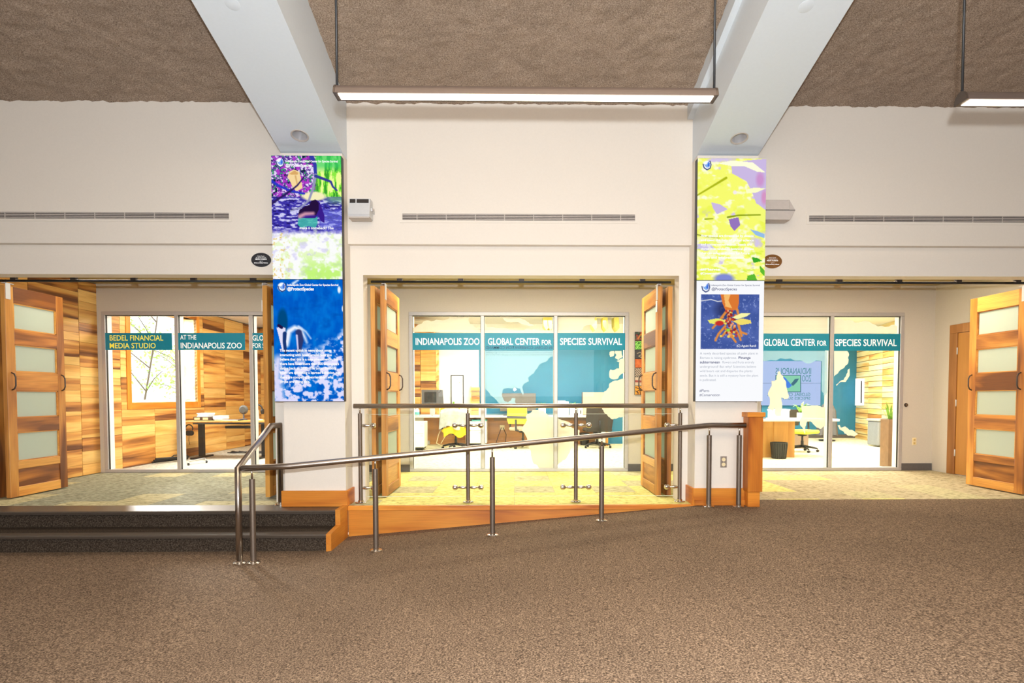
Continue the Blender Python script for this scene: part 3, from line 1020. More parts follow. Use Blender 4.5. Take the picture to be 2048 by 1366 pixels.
# ------------------------------------------------------------------ media screens
def vn(H, W, sy, sx, seed, octs=3):
    rg = np.random.RandomState(seed)
    out = np.zeros((H, W))
    amp, tot = 1., 0.
    for o in range(octs):
        gy, gx = max(2, int(H/sy*2**o)+2), max(2, int(W/sx*2**o)+2)
        g = rg.rand(gy, gx)
        yy = np.linspace(0, gy-1.001, H)
        xx = np.linspace(0, gx-1.001, W)
        y0, x0 = yy.astype(int), xx.astype(int)
        fy, fx = (yy-y0)[:, None], (xx-x0)[None]
        fy, fx = fy*fy*(3-2*fy), fx*fx*(3-2*fx)
        v = g[y0][:, x0]*(1-fy)*(1-fx)+g[y0+1][:, x0]*fy*(1-fx)+g[y0][:, x0+1]*(1-fy)*fx+g[y0+1][:, x0+1]*fy*fx
        out += v*amp
        tot += amp
        amp *= .55
    return out/tot


class Paint:
    def __init__(s, W, H, rgb):
        s.W, s.H = W, H
        s.a = np.zeros((H, W, 3))
        s.a[:] = rgb
        s.y, s.x = np.mgrid[0:H, 0:W].astype(float)

    def mix(s, m, rgb):
        m = np.clip(m, 0, 1)[..., None]
        s.a = s.a*(1-m)+np.array(rgb, float)*m

    def stroke(s, pts, w0, w1, rgb, soft=1.0):
        best = np.full((s.H, s.W), 1e9)
        n = len(pts)-1
        for i in range(n):
            (ax, ay), (bx, by) = pts[i], pts[i+1]
            dx, dy = bx-ax, by-ay
            t = np.clip(((s.x-ax)*dx+(s.y-ay)*dy)/(dx*dx+dy*dy+1e-9), 0, 1)
            dd = np.hypot(s.x-ax-t*dx, s.y-ay-t*dy)-(w0+(w1-w0)*(i+t)/n)/2
            best = np.minimum(best, dd)
        s.mix(.5-best/soft, rgb)

    def ell(s, cx, cy, rx, ry, rgb, soft=.2):
        dd = np.hypot((s.x-cx)/rx, (s.y-cy)/ry)-1
        s.mix(.5-dd/soft, rgb)

    def poly(s, pts, rgb, op=1.0):
        ins = np.zeros((s.H, s.W), bool)
        n = len(pts)
        for i in range(n):
            (x0, y0), (x1, y1) = pts[i], pts[(i+1) % n]
            if y0 == y1: continue
            c = ((y0 > s.y) != (y1 > s.y)) & (s.x < (x1-x0)*(s.y-y0)/(y1-y0)+x0)
            ins ^= c
        s.mix(ins*op, rgb)

    def mesh(s, name, w, h):
        W, H = s.W, s.H
        me = bpy.data.meshes.new(name)
        gx = (np.arange(W)/(W-1)-.5)*w
        gz = (.5-np.arange(H)/(H-1))*h
        co = np.zeros((H, W, 3))
        co[..., 0] = gx[None]
        co[..., 2] = gz[:, None]
        i = (np.arange(H-1)[:, None]*W+np.arange(W-1)[None]).ravel()
        f = np.stack([i, i+W, i+W+1, i+1], 1)
        me.vertices.add(W*H)
        me.vertices.foreach_set('co', co.ravel())
        me.loops.add(f.size)
        me.loops.foreach_set('vertex_index', f.ravel().astype(np.int32))
        me.polygons.add(len(f))
        me.polygons.foreach_set('loop_start', np.arange(0, f.size, 4, dtype=np.int32))
        ca = me.color_attributes.new('picture', 'FLOAT_COLOR', 'POINT')
        c = np.clip(s.a, 0, 255)/255
        c = np.where(c < .04045, c/12.92, ((c+.055)/1.055)**2.4)
        full = np.ones((H*W, 4))
        full[:, :3] = c.reshape(-1, 3)
        ca.data.foreach_set('color', full.ravel())
        me.update()
        me.validate()
        return me


def picmat(name, emit):
    m, nt, bs, out = newmat(name)
    a = N(nt, 'Attribute', attribute_name='picture')
    if emit:
        e = N(nt, 'Emission', Strength=emit)
        nt.links.new(a.outputs['Color'], e.inputs[0])
        nt.links.new(e.outputs[0], out.inputs[0])
    else:
        nt.links.new(a.outputs['Color'], bs.inputs['Base Color'])
        bs.inputs['Roughness'].default_value = .5
    return m


LCD = picmat('lit_screen', 1.0)
PRINT = picmat('printed_picture', 0)
W_, H_ = 140, 246


def logo(p, cx, cy, white=True):
    if white: p.ell(cx, cy, 9, 9, (250, 252, 255))
    p.stroke([(cx-8, cy-2), (cx-6, cy+5), (cx, cy+9), (cx+6, cy+6), (cx+8, cy-1), (cx+6, cy-8)], 2, 2, (16, 40, 110))
    p.poly([(cx-1, cy+5), (cx-7, cy-3), (cx-2, cy-1), (cx+4, cy-9), (cx+6, cy-1), (cx+4, cy+4)], (130, 176, 240))
    p.poly([(cx+4, cy-9), (cx+6, cy-1), (cx+4, cy+4), (cx+1, cy)], (60, 110, 220))


def sf(n, th, k=9):
    return np.clip((n-th)*k, 0, 1)


def pic_river():
    p = Paint(W_, H_, (70, 60, 190))
    a, b, c, e = vn(H_, W_, 6, 7, 1), vn(H_, W_, 3.5, 4, 2), vn(H_, W_, 3, 11, 3), vn(H_, W_, 10, 10, 4)
    top = np.clip((84-p.y)/4, 0, 1)
    p.mix(top, (88, 40, 150))
    p.mix(top*sf(b, .52, 12), (232, 220, 250))
    p.mix(top*(a > .58), (176, 60, 200))
    p.mix(top*(e < .36), (24, 40, 70))
    p.mix(top*((b < .36) & (a < .5)), (60, 190, 90))
    gr = top*np.clip((p.x-86+8*(a-.5))/5, 0, 1)
    p.mix(gr, (140, 235, 70))
    g2 = vn(H_, W_, 22, 4, 5)
    p.mix(gr*(g2 > .54), (240, 255, 150))
    p.mix(gr*(g2 < .38), (60, 160, 50))
    p.mix(gr*np.clip((34-p.y)/14, 0, 1)*.7, (60, 205, 110))
    p.poly([(32, 42), (36, 32), (46, 27), (56, 32), (59, 46), (62, 64), (50, 70), (42, 62), (37, 50)], (248, 218, 160))
    p.poly([(35, 36), (46, 29), (54, 34), (52, 38), (42, 38)], (206, 150, 80), .7)
    p.stroke([(48, 40), (52, 60)], 3, 2, (214, 170, 110), 2)
    wat = np.clip((p.y-80)/4, 0, 1)*np.clip((152-p.y)/10, 0, 1)
    p.mix(wat, (62, 52, 170))
    p.mix(wat*sf(c, .54, 10)*.9, (225, 225, 255))
    p.mix(wat*(c < .36), (36, 26, 110))
    p.mix(wat*np.clip((p.x-100)/20, 0, 1)*np.clip((100-p.y)/14, 0, 1)*.8, (120, 180, 140))
    p.mix(wat*np.clip((p.x-92)/6, 0, 1)*np.clip((p.y-104)/6, 0, 1)*.55, (120, 130, 230))
    p.ell(84, 80, 24, 9, (248, 240, 190), .4)
    low = np.clip((p.y-146-10*(a-.5))/10, 0, 1)
    p.mix(low, (252, 253, 252))
    p.mix(low*sf(e, .52)*.7, (226, 248, 180))
    p.mix(low*sf(vn(H_, W_, 10, 16, 9), .60)*.6, (206, 200, 244))
    p.mix(low*np.clip((p.x-50-12*(a-.5))/20, 0, 1)*np.clip((p.y-190)/40, 0, 1)*sf(e, .34, 5)*.85, (190, 246, 110))
    p.mix(low*sf(b, .60)*np.clip((40-p.x)/20, 0, 1)*.8, (232, 196, 90))
    p.poly([(53, 122), (90, 120), (91, 134), (86, 143), (72, 139), (58, 144), (51, 136)], (70, 190, 172), .85)
    p.poly([(52, 119), (55, 107), (66, 100), (75, 97), (79, 89), (87, 86), (95, 91), (100, 104), (105, 120), (104, 133), (97, 129), (92, 118), (86, 124), (60, 124)], (58, 30, 140))
    p.poly([(52, 119), (55, 107), (66, 100), (75, 97), (79, 89), (87, 86), (93, 92), (94, 106), (88, 118), (70, 112)], (38, 18, 62))
    p.stroke([(56, 120), (66, 115), (82, 114)], 8, 6, (206, 150, 170), 5)
    p.stroke([(80, 0), (87, 18), (88, 40)], 8, 6, (52, 62, 168))
    p.stroke([(88, 38), (82, 66), (74, 88), (58, 102), (38, 109)], 6, 2.5, (150, 152, 186))
    p.stroke([(88, 40), (105, 46), (118, 51), (122, 61), (130, 68)], 6, 3, (56, 62, 150))
    p.stroke([(0, 50), (15, 60), (40, 70), (65, 75)], 6, 3.5, (46, 56, 196))
    p.stroke([(68, 38), (52, 58), (40, 68), (16, 84), (0, 95)], 2.5, 5, (44, 30, 96))
    logo(p, 18, 14)
    return p


def pic_ocean():
    p = Paint(W_, H_, (0, 92, 200))
    a, b, c = vn(H_, W_, 26, 12, 21), vn(H_, W_, 12, 20, 22), vn(H_, W_, 8, 9, 23)
    p.mix((a-.4)*1.6, (6, 132, 226))
    p.mix((.45-b)*1.5, (0, 74, 170))
    foam = np.clip((p.y-150-40*(b-.5)+(p.x-30)*.25*np.clip((190-p.y)/40, 0, 1)*2)/26, 0, 1)
    p.mix(foam*np.clip((c-.40)*7, 0, 1), (226, 224, 255))
    p.mix((np.clip((p.y-222)/8, 0, 1))*np.clip((c-.36)*7, 0, 1)*np.clip((112-p.x)/30, .25, 1), (222, 220, 252))
    p.stroke([(8, 160), (4, 200), (10, 240)], 14, 20, (220, 220, 252), 14)
    p.stroke([(24, 130), (30, 104), (42, 96), (54, 100), (62, 116), (66, 126)], 12, 3, (238, 242, 255), 6)
    p.stroke([(50, 94), (64, 104), (74, 118)], 4, 2, (220, 232, 255), 4)
    p.ell(18, 84, 10, 26, (0, 74, 130), .4)
    p.poly([(6, 97), (14, 94), (24, 97), (22, 112), (18, 128), (22, 142), (16, 140), (11, 118)], (228, 226, 250))
    p.stroke([(10, 92), (16, 96)], 6, 6, (30, 20, 70))
    p.stroke([(22, 108), (21, 124), (23, 146)], 8, 6, (24, 56, 118))
    p.stroke([(50, 106), (54, 122), (50, 142)], 13, 9, (48, 58, 110), 3)
    p.stroke([(46, 112), (48, 140)], 4, 3, (206, 200, 236))
    p.stroke([(40, 8), (50, 1)], 5, 3, (226, 238, 255), 4)
    p.ell(132, 20, 3, 7, (240, 246, 255), .6)
    p.ell(139, 58, 2, 6, (240, 246, 255), .6)
    logo(p, 18, 15)
    return p


def pic_leaves():
    p = Paint(W_, H_, (248, 252, 112))
    a, b, c, e = vn(H_, W_, 20, 26, 31), vn(H_, W_, 10, 14, 32), vn(H_, W_, 30, 34, 33), vn(H_, W_, 7, 16, 34)
    p.mix(sf(b, .53, 6)*.8, (255, 255, 236))
    p.mix(sf(a, .66, 14), (214, 200, 232))
    p.mix(sf(.38-c, 0, 8)*.7, (234, 246, 80))
    lil = (204, 186, 228)
    p.poly([(68, 12), (100, 4), (140, 0), (140, 120), (128, 112), (112, 70), (100, 46), (70, 30)], lil)
    p.ell(127, 42, 8, 14, (206, 150, 206), .8)
    p.ell(136, 78, 6, 14, (214, 150, 196), .8)
    p.poly([(40, 10), (70, 4), (112, 8), (138, 28), (120, 26), (96, 16), (72, 16)], (255, 255, 222))
    p.poly([(98, 62), (118, 58), (138, 60), (120, 68), (100, 70)], (254, 255, 200))
    p.poly([(96, 80), (124, 92), (140, 104), (140, 130), (110, 116), (96, 100)], (246, 252, 120))
    p.poly([(28, 88), (46, 92), (62, 102), (40, 112), (32, 100)], lil)
    p.poly([(64, 122), (84, 118), (88, 134), (76, 146), (68, 136)], (150, 118, 190))
    p.stroke([(0, 74), (30, 56), (58, 39)], 3, 5, (176, 186, 30))
    p.stroke([(62, 118), (84, 114), (128, 113)], 4, 2.5, (140, 160, 24))
    p.stroke([(16, 122), (32, 121)], 3, 2, (150, 170, 30))
    p.stroke([(0, 153), (22, 158), (46, 160)], 2.5, 1, (150, 160, 60))
    p.ell(76, 68, 4, 4, (246, 236, 236), .5)
    p.poly([(0, 172), (26, 172), (38, 182), (18, 186), (0, 182)], (206, 198, 232))
    low = np.clip((p.y-146)/20, 0, 1)
    p.mix(low*sf(e, .54, 7)*.7, (255, 255, 226))
    p.mix(low*sf(.38-e, 0, 8)*.7, (210, 240, 60))
    p.poly([(108, 142), (124, 146), (138, 152), (138, 160), (120, 154)], (150, 190, 232))
    p.poly([(112, 198), (124, 200), (134, 206), (116, 210)], (60, 168, 40))
    p.ell(56, 242, 20, 10, (130, 140, 214), .5)
    p.poly([(104, 236), (118, 232), (124, 246), (102, 246)], (96, 186, 50))
    p.poly([(128, 214), (139, 226), (139, 238), (130, 228)], (96, 186, 50))
    logo(p, 19, 14)
    return p


def pic_plant():
    p = Paint(W_, H_, (250, 251, 254))
    x0, y0, x1, y1 = 9, 27, 130, 139
    ins = ((p.x > x0) & (p.x < x1) & (p.y > y0) & (p.y < y1))*1.
    a, b = vn(H_, W_, 20, 20, 41), vn(H_, W_, 4, 4, 42)
    full = p.a.copy()
    p.mix(ins, (66, 88, 158))
    p.mix(ins*(a-.35)*1.2, (98, 118, 190))
    p.mix(ins*(b > .70)*.6, (150, 166, 220))
    p.mix(ins*np.clip((28-np.hypot(p.x-58, p.y-58))/20, 0, 1)*.7, (40, 44, 84))
    p.stroke([(9, 41), (30, 38), (44, 42), (60, 40), (78, 41)], 1.6, 1.6, (235, 235, 235))
    org, red, yel = (226, 142, 66), (196, 62, 46), (244, 220, 90)
    p.poly([(49, 27), (88, 27), (88, 44), (84, 60), (60, 60), (54, 46)], (222, 122, 52))
    p.poly([(56, 27), (70, 27), (66, 40), (74, 56), (60, 52)], (248, 190, 110))
    for q in ([(62, 62), (48, 80), (34, 96)], [(60, 92), (46, 108), (40, 121)], [(86, 86), (92, 104), (104, 108)], [(78, 94), (88, 110), (92, 120)], [(70, 104), (76, 116), (82, 124)], [(84, 58), (88, 74)], [(64, 100), (54, 112)], [(88, 92), (94, 112)]):
        p.stroke(q, 5, 4, org, 1.5)
    rg = np.random.RandomState(5)
    for k in range(70):
        t = rg.rand()
        cx, cy = 70+rg.randn()*(5+6*t), 60+t*54
        p.ell(cx, cy, 2.4, 2.4, [red, (150, 40, 40), org, (250, 170, 120), yel][rg.randint(5)], .5)
    p.poly([(24, 80), (44, 76), (60, 80), (58, 88), (40, 88), (28, 86)], (236, 236, 110))
    p.ell(48, 86, 9, 5, (200, 50, 44), .4)
    p.poly([(74, 74), (92, 66), (112, 66), (104, 72), (84, 78)], (250, 246, 170))
    p.poly([(76, 82), (94, 76), (112, 80), (114, 86), (92, 90)], (244, 222, 110))
    p.ell(66, 100, 4, 3, (150, 220, 60), .5)
    out = 1-ins
    p.a = p.a*ins[..., None]+full*out[..., None]
    logo(p, 19, 14, False)
    return p


WT_E = emitter('screen_white_text', (255, 255, 255), 1.0)
NAVY_E = emitter('screen_navy_text', (36, 50, 110), 1.0)
GREY_E = emitter('screen_grey_text', (150, 158, 176), 1.0)


def screen(label, x0, x1, z0, z1, pic, lines):
    yf = 6.08
    cx, cz = (x0+x1)/2, (z0+z1)/2
    r = thing('media_screen', label, 'screen', (cx, yf, z0), 'stacked media screens on the columns')
    box('casing', (x0, yf+.004, z0), (x1, yf+.085, z1), BLACK, r, .004)
    mo('display', pic().mesh('display', x1-x0-.004, z1-z0-.006), LCD, r, (cx, yf+.002, cz))
    w, h = x1-x0, z1-z0
    for bd, u, v, wd, cp, mt, bo in lines:       # u, v, wd, cp in the 140 x 246 frame of the picture
        text('lettering', bd, x0+u/140*w, z1-v/246*h, wd/140*w if wd else None, cp/246*h, yf-.0005, r, mt, False, bo)
    box('wall_mount', (cx-.15, yf+.085, cz-.15), (cx+.15, YC, cz+.15), BLACK, r)


HDR = 'Indianapolis Zoo Global Center for Species Survival'
ZM = 2.402
screen('upper left media screen showing branches over a purple river', -2.516, -1.79, ZM, 3.676, pic_river,
       [(HDR, 29, 13.5, 104, 4, WT_E, .03), ('@ProtectSpecies', 29, 22.5, 52, 5.5, WT_E, .03), ('make a comeback? The', 55, 146, 68, 5, WT_E, .03),
        ('whether this', 84, 208, 30, 4.5, WT_E, .03)])
screen('lower left media screen showing orcas in blue ocean', -2.516, -1.79, 1.128, ZM, pic_ocean,
       [(HDR, 29, 13, 102, 4, WT_E, .03), ('@ProtectSpecies', 29, 22, 53, 6, WT_E, .04)] +
       [(t, 12, 145+9*i, wd, 5, WT_E, .03) for i, (t, wd) in enumerate((('The recent uptick in news about orcas', 104), ('interacting with boats would have you', 104), ('believe that this is a new phenomenon, but', 117),
        ('there have been more than 500 encounters', 119), ('dating back to 2020. The orcas disabling', 113), ('boats are exhibiting a learned behavior, but', 121), ('there are competing theories about why', 107), ('orcas are doing this.', 60)))])
screen('upper right media screen showing bright yellow leaves', 1.923, 2.65, ZM, 3.674, pic_leaves,
       [(t, 8, 158+8.8*i, wd, 4.5, WT_E, .03) for i, (t, wd) in enumerate((('Acer species are threatened by disease', 108), ('and need the help of global science', 108), ('and conservation action. Seeds are', 104),
        ('stored in or tended by botanical gardens', 108), ('that can safeguard them for future', 100), ('needs and wild restoration.', 90)))] + [('#Plants', 8, 226, 40, 4.5, WT_E, .03), ('#Conservation', 8, 234, 40, 4.5, WT_E, .03)])
screen('lower right media screen, white with a plant root photograph', 1.923, 2.645, 1.124, ZM, pic_plant,
       [(HDR, 29, 11.5, 101, 3.6, NAVY_E, 0), ('@ProtectSpecies', 31, 20, 52, 5.2, NAVY_E, .01), ('(C) Agusti Randi', 84, 134.5, 40, 4.5, WT_E, .01)] +
       [(t, 8.5, 150+9*i, wd, 4.6, GREY_E, -.004) for i, (t, wd) in enumerate((('A newly described species of palm plant in', 120), ('Borneo is raising eyebrows.', 76), ('flowers and fruits entirely', 66), ('underground! But why? Scientists believe', 116),
        ('wild boars eat and disperse the plants', 109), ('seeds. But it is still a mystery how the plant', 121), ('is pollinated.', 34))) if i != 2] +
       [('Pinanga', 88, 159, 25, 5, NAVY_E, .015), ('subterranean', 8.5, 168, 41, 5, NAVY_E, .015), ('flowers and fruits entirely', 55, 168, 66, 4.6, GREY_E, -.004),
        ('#Plants', 8.5, 226, 20, 5, NAVY_E, .0), ('#Conservation', 8.5, 235, 42, 5, NAVY_E, .0)])


# ------------------------------------------------------------------ rails
def post(parent, x, y, z0, z1, r=.0255, mat=None, name='post'):
    o = lathe(name, ((r, 0), (r, round(z1-z0, 4))), (x, y, z0), mat or BRONZE, parent, 18)
    return o


def flange(parent, x, y, z):
    lathe('base_flange', ((.060, 0), (.060, .008), (.054, .015), (.029, .018), (.029, .032), (.025, .032)), (x, y, z), CHROME, parent, 24)


def rail_top(parent, x, y, z1, zr):
    lathe('support_pin', ((.009, 0), (.009, round(zr-z1, 4))), (x, y, z1), CHROME, parent, 10)
    box('saddle', (x-.045, y-.012, zr-.026), (x+.045, y+.012, zr-.019), CHROME, parent, .002)


A, E_, F_ = Vector((-2.384, 5.242)), Vector((2.07, 6.06)), Vector((2.389, 6.056))
hr = thing('ramp_handrail', 'long brushed steel handrail on six posts rising along the ramp', 'handrail', (-.2, 5.65, -.2))
RH = .872
posts = [(-2.384, 5.242, -.345), (-1.315, 5.438, -.288), (-.216, 5.64, -.194), (.893, 5.844, -.098), (2.07, 6.06, 0), (2.389, 6.056, 0)]
tube('rail', [(-2.47, 5.225, -.345+.875), (-2.06, 5.30, -.345+.885), (2.02, 6.052, RH-.003), (2.08, 6.062, RH), (2.455, 6.055, RH)], .0285, STEEL, hr, 16)


def rail_z(x):
    return .535+(x+2.47)/.41*.005 if x < -2.06 else min(RH, .54+(x+2.06)/(2.02+2.06)*(RH-.003-.54))


for x, y, z in posts:
    zr = rail_z(x)
    post(hr, x, y, z+.012, zr-.105)
    flange(hr, x, y, z)
    rail_top(hr, x, y, zr-.105, zr)

sr = thing('stair_handrail', 'bent brushed steel stair handrail rising over the steps', 'handrail', (-2.52, 5.7, -.345))
zt = .525
tube('rail', [(-2.507, 5.235, -.33), (-2.507, 5.235, zt), (-2.535, 6.02, .875), (-2.545, 6.27, .872), (-2.545, 6.27, .012)], .0285, STEEL, sr, 16)
flange(sr, -2.507, 5.235, -.345)
flange(sr, -2.545, 6.27, 0)

gr = thing('glass_guard', 'clear glass guard with four steel posts and top rail before the middle opening', 'railing', (.08, 6.4, 0))
YG2 = 6.36
tube('rail', [(-1.765, YG2-.01, 1.076), (1.925, YG2-.01, 1.076)], .026, STEEL, gr, 16)
gx = [-1.70, -.513, .684, 1.845]
for i, x in enumerate(gx):
    post(gr, x, YG2, .012, .995, .022)
    flange(gr, x, YG2, .002)
    rail_top(gr, x, YG2, .99, 1.076)
    for z in (.17, .86):
        for s in (-1, 1):
            if (i == 0 and s < 0) or (i == 3 and s > 0): continue
            lathe('glass_clamp', ((.006, .0), (.016, .02*1), (.02, .05), (.012, .085), (.008, .095), (.018, .1), (.028, .115), (.031, .13), (.028, .147), (.016, .157), (0, .16)) if s > 0 else
                  ((.006, .0), (.016, -.02), (.02, -.05), (.012, -.085), (.008, -.095), (.018, -.1), (.028, -.115), (.031, -.13), (.028, -.147), (.016, -.157), (0, -.16)),
                  (x+s*.015, YG2, z), CHROME, gr, 14, 'X')
for a, b in zip(gx[:-1], gx[1:]):
    gp = box('glass_panel', (a+.07, YG2-.006, .075), (b-.07, YG2+.006, .985), GGLASS, gr, .002)
    box('polished_edge', (a+.07, YG2-.006, .071), (b-.07, YG2+.006, .0755), EDGE, gp)
    box('polished_edge', (a+.07, YG2-.006, .9845), (b-.07, YG2+.006, .987), EDGE, gp)

nw = thing('newel_post', 'square orange wooden newel post with cap at the end of the handrail', 'post', (2.55, 6.1, 0))
box('shaft', (2.475, 6.03, .165), (2.632, 6.17, .96), OAKZ, nw, .003)
box('cap', (2.458, 6.015, .96), (2.65, 6.175, 1.01), OAKX, nw, .004)
box('plinth', (2.487, 6.05, .001), (2.615, 6.16, .165), OAKX, nw, .003)

ou = thing('wall_outlet', 'grey framed twin outlet on the right column near the floor', 'outlet', (2.268, YC, .468))
box('cover_plate', (2.233, YC-.006, .408), (2.303, YC, .53), plain('grey_plate', (150, 138, 128), .4, .3), ou, .003)
for dz in (-.027, .027):
    lathe('socket', ((.0, -.003), (.02, -.003), (.021, 0)), (2.268, YC-.006, .468+dz), CREAM, ou, 16, 'Y')
ou = thing('wall_outlet', 'beige outlet on the corridor wall beside the right glazed front', 'outlet', (6.367, YI, .463))
box('cover_plate', (6.333, YI-.006, .405), (6.403, YI, .525), CREAM, ou, .003)
for dz in (-.027, .027):
    box('socket', (6.353, YI-.009, .463+dz-.016), (6.383, YI-.005, .463+dz+.016), plain('tan_socket', (205, 176, 110), .5), ou, .002)
kn = thing('wall_button', 'small round metal button on the corridor wall above the beige outlet', 'button', (6.225, YI, 1.044))
lathe('ring', ((.03, -.004), (.032, 0)), (6.225, YI, 1.044), DARK, kn, 18, 'Y')
lathe('knob', ((0, -.03), (.016, -.028), (.02, -.015), (.016, -.004)), (6.225, YI, 1.044), BRONZE, kn, 16, 'Y')


# seven animal pattern prints
def print_pic(k):
    p = Paint(26, 26, (30, 30, 32))
    a, b = vn(26, 26, 6, 6, 60+k), vn(26, 26, 4, 12, 80+k)
    if k == 0:
        p.mix((a > .5)*1., (150, 60, 40)); p.mix((b > .58)*1., (70, 90, 60)); p.stroke([(8, 20), (16, 6), (22, 12)], 4, 2, (200, 120, 50))
    elif k == 1:
        p.mix(np.ones((26, 26)), (86, 170, 50)); p.mix((np.sin(p.x*1.1+p.y*.8+a*8) > .3)*1., (170, 226, 120)); p.mix((a < .38)*1., (40, 100, 20))
    elif k == 2:
        p.mix(np.ones((26, 26)), (62, 60, 62)); p.stroke([(6, 10), (14, 6), (20, 12), (10, 18), (18, 22)], 2, 2, (170, 160, 130))
    elif k == 3:
        p.mix(np.ones((26, 26)), (196, 92, 36)); p.mix((a-.4)*2, (228, 130, 66))
    elif k == 4:
        p.mix(np.ones((26, 26)), (44, 36, 34)); p.mix((np.sin((p.x+p.y*.7)*1.25) > .35)*1., (226, 204, 178))
    elif k == 5:
        p.mix(np.ones((26, 26)), (206, 186, 160)); p.stroke([(2, 12), (24, 13)], 6, 5, (150, 62, 58), 3)
    else:
        p.mix(np.ones((26, 26)), (236, 158, 50)); p.stroke([(2, 4), (12, 8), (24, 3)], 2, 2, (20, 16, 14)); p.stroke([(6, 25), (8, 14), (14, 10), (20, 16), (24, 24)], 2, 2, (20, 16, 14)); p.stroke([(2, 14), (10, 20), (12, 26)], 2, 2, (20, 16, 14)); p.stroke([(14, 10), (16, 26)], 2, 2, (20, 16, 14))
    return p


names = ['dark red and green feather pattern', 'bright green leaf pattern', 'dark grey coiled snake pattern', 'plain orange hide pattern', 'black and cream zebra stripe pattern', 'cream and red striped pattern', 'orange and black tiger stripe pattern']
x0 = 1.893
for k in range(7):
    za = 2.195-k*.1412
    r = thing('canvas_print', 'small square canvas with %s on the corridor wall' % names[k], 'picture', (x0+.07, YI, za-.14), 'column of animal pattern prints')
    box('canvas', (x0, YI-.025, za-.1400), (x0+.145, YI-.001, za), BLACK, r, .002)
    mo('picture', print_pic(k).mesh('picture', .136, .132), PRINT, r, (x0+.0725, YI-.0262, za-.07))

# ================================================================== ROOMS BEHIND THE GLASS
YEL = plain('yellow_fabric', (232, 222, 60), .7, var=.06)
YEL2 = plain('golden_fabric', (246, 196, 30), .8, var=.05)
MESHG = plain('dark_mesh_fabric', (50, 45, 40), .8, var=.15, scale=120)
DESKT = plain('white_laminate', (244, 240, 230), .4, var=.01)
CLOTH = plain('pale_grey_cloth', (176, 180, 178), .9, var=.12, scale=14)
LEAFG = plain('leaf_green', (120, 170, 60), .5, var=.25, scale=20)
POTW = plain('white_pot', (246, 246, 242), .4, var=.01)
PAPER = plain('white_paper', (246, 246, 246), .7, var=.01)
TEALTOP = plain('teal_top', (96, 190, 196), .6)
TAN = plain('tan_fabric', (206, 186, 160), .85, var=.04)
GREYC = plain('grey_charcoal_plastic', (92, 92, 96), .5, var=.05)


def chair(label, x, y, rz, seatm, backm, h=.98, seat_z=.46, wide=.46, lumbar=None, arms=True, back=.1):
    """office swivel chair; built facing -y, then turned"""
    r = thing('office_chair', label, 'chair', (0, 0, 0), 'swivel office chairs')
    box('seat', (-wide/2, -.24, seat_z-.06), (wide/2, .22, seat_z+.02), seatm, r, .03)
    pts = []
    w2 = wide/2
    prof = [(-w2*.86, seat_z+back), (-w2, seat_z+.2), (-w2*.96, h-.08), (-w2*.8, h), (w2*.8, h), (w2*.96, h-.08), (w2, seat_z+.2), (w2*.86, seat_z+back)]
    prism('backrest', prof, 1, .22, .27, backm, r)
    if lumbar: box('lumbar_band', (-w2, .212, seat_z+.22), (w2, .276, seat_z+.28), lumbar, r, .005)
    tube('back_support', [(0, .1, seat_z-.07), (0, .29, seat_z-.04), (0, .30, seat_z+.2)], .022, BLACK, r, 8)
    if arms:
        for s in (-1, 1):
            tube('armrest', [(s*w2*.7, 0, seat_z-.04), (s*(w2+.06), .05, seat_z), (s*(w2+.06), .06, seat_z+.2), (s*(w2+.06), -.14, seat_z+.22)], .02, BLACK, r, 8)
    lathe('gas_column', ((.03, .1), (.03, .24), (.02, .24), (.02, seat_z-.06)), (0, 0, 0), BLACK, r, 12)
    lathe('mechanism', ((.09, seat_z-.11), (.1, seat_z-.06)), (0, 0, 0), BLACK, r, 10)
    for k in range(5):
        a = 2*PI*k/5+.3
        c, s = math.cos(a), math.sin(a)
        tube('base_spoke', [(c*.02, s*.02, .12), (c*.16, s*.16, .105), (c*.3, s*.3, .075)], .024, BLACK, r, 8, [1.2, 1, .7])
        lathe('caster', ((.01, -.022), (.028, -.02), (.028, .02), (.01, .022)), (c*.3, s*.3, .03), BLACK, r, 12, 'X')
    r.location = (x, y, 0)
    r.rotation_euler = (0, 0, rz)
    return r


# --- middle office: desk along the back
YD = 13.62
dk = thing('office_desk', 'long white topped desk along the back of the middle office', 'desk', (.2, YD+.35, 0))
box('desk_top', (-2.68, YD, .69), (2.25, 14.38, .735), DESKT, dk, .006)
box('back_panel', (-2.25, 14.33, .1), (2.2, 14.37, .69), BROWNW, dk)
box('cable_tray', (-.5, 14.1, .60), (1.9, 14.3, .66), plain('brown_tray', (120, 96, 76), .6), dk)
box('side_leg', (2.19, YD+.1, .002), (2.25, 14.33, .69), DESKW, dk)
box('plinth_board', (-2.1, 14.30, .002), (2.19, 14.37, .1), BROWNW, dk)


def pedestal(label, x0, x1, y0, z1=.6, top=TEALTOP):
    r = thing('drawer_pedestal', label, 'cabinet', ((x0+x1)/2, y0, 0), 'white drawer pedestals under the desk')
    box('body', (x0, y0, .07), (x1, y0+.5, z1), DESKT, r, .005)
    box('cushion', (x0, y0-.005, z1), (x1, y0+.5, z1+.035), top, r, .008)
    m = (z1+.07)/2+.04
    for a, b in ((.08, m-.005), (m+.005, z1-.01)):
        dr = box('drawer', (x0+.01, y0-.015, a), (x1-.01, y0, b), DESKT, r, .004)
        box('drawer_pull', ((x0+x1)/2+.06, y0-.022, b-.05), ((x0+x1)/2+.12, y0-.014, b-.04), SPKG2, dr)
    for x in (x0+.06, x1-.06):
        lathe('caster', ((.01, -.015), (.03, -.013), (.03, .013), (.01, .015)), (x, y0+.08, .032), BLACK, r, 10, 'X')
    box('kick_plate', (x0+.03, y0+.1, .03), (x1-.03, y0+.45, .07), BLACK, r)


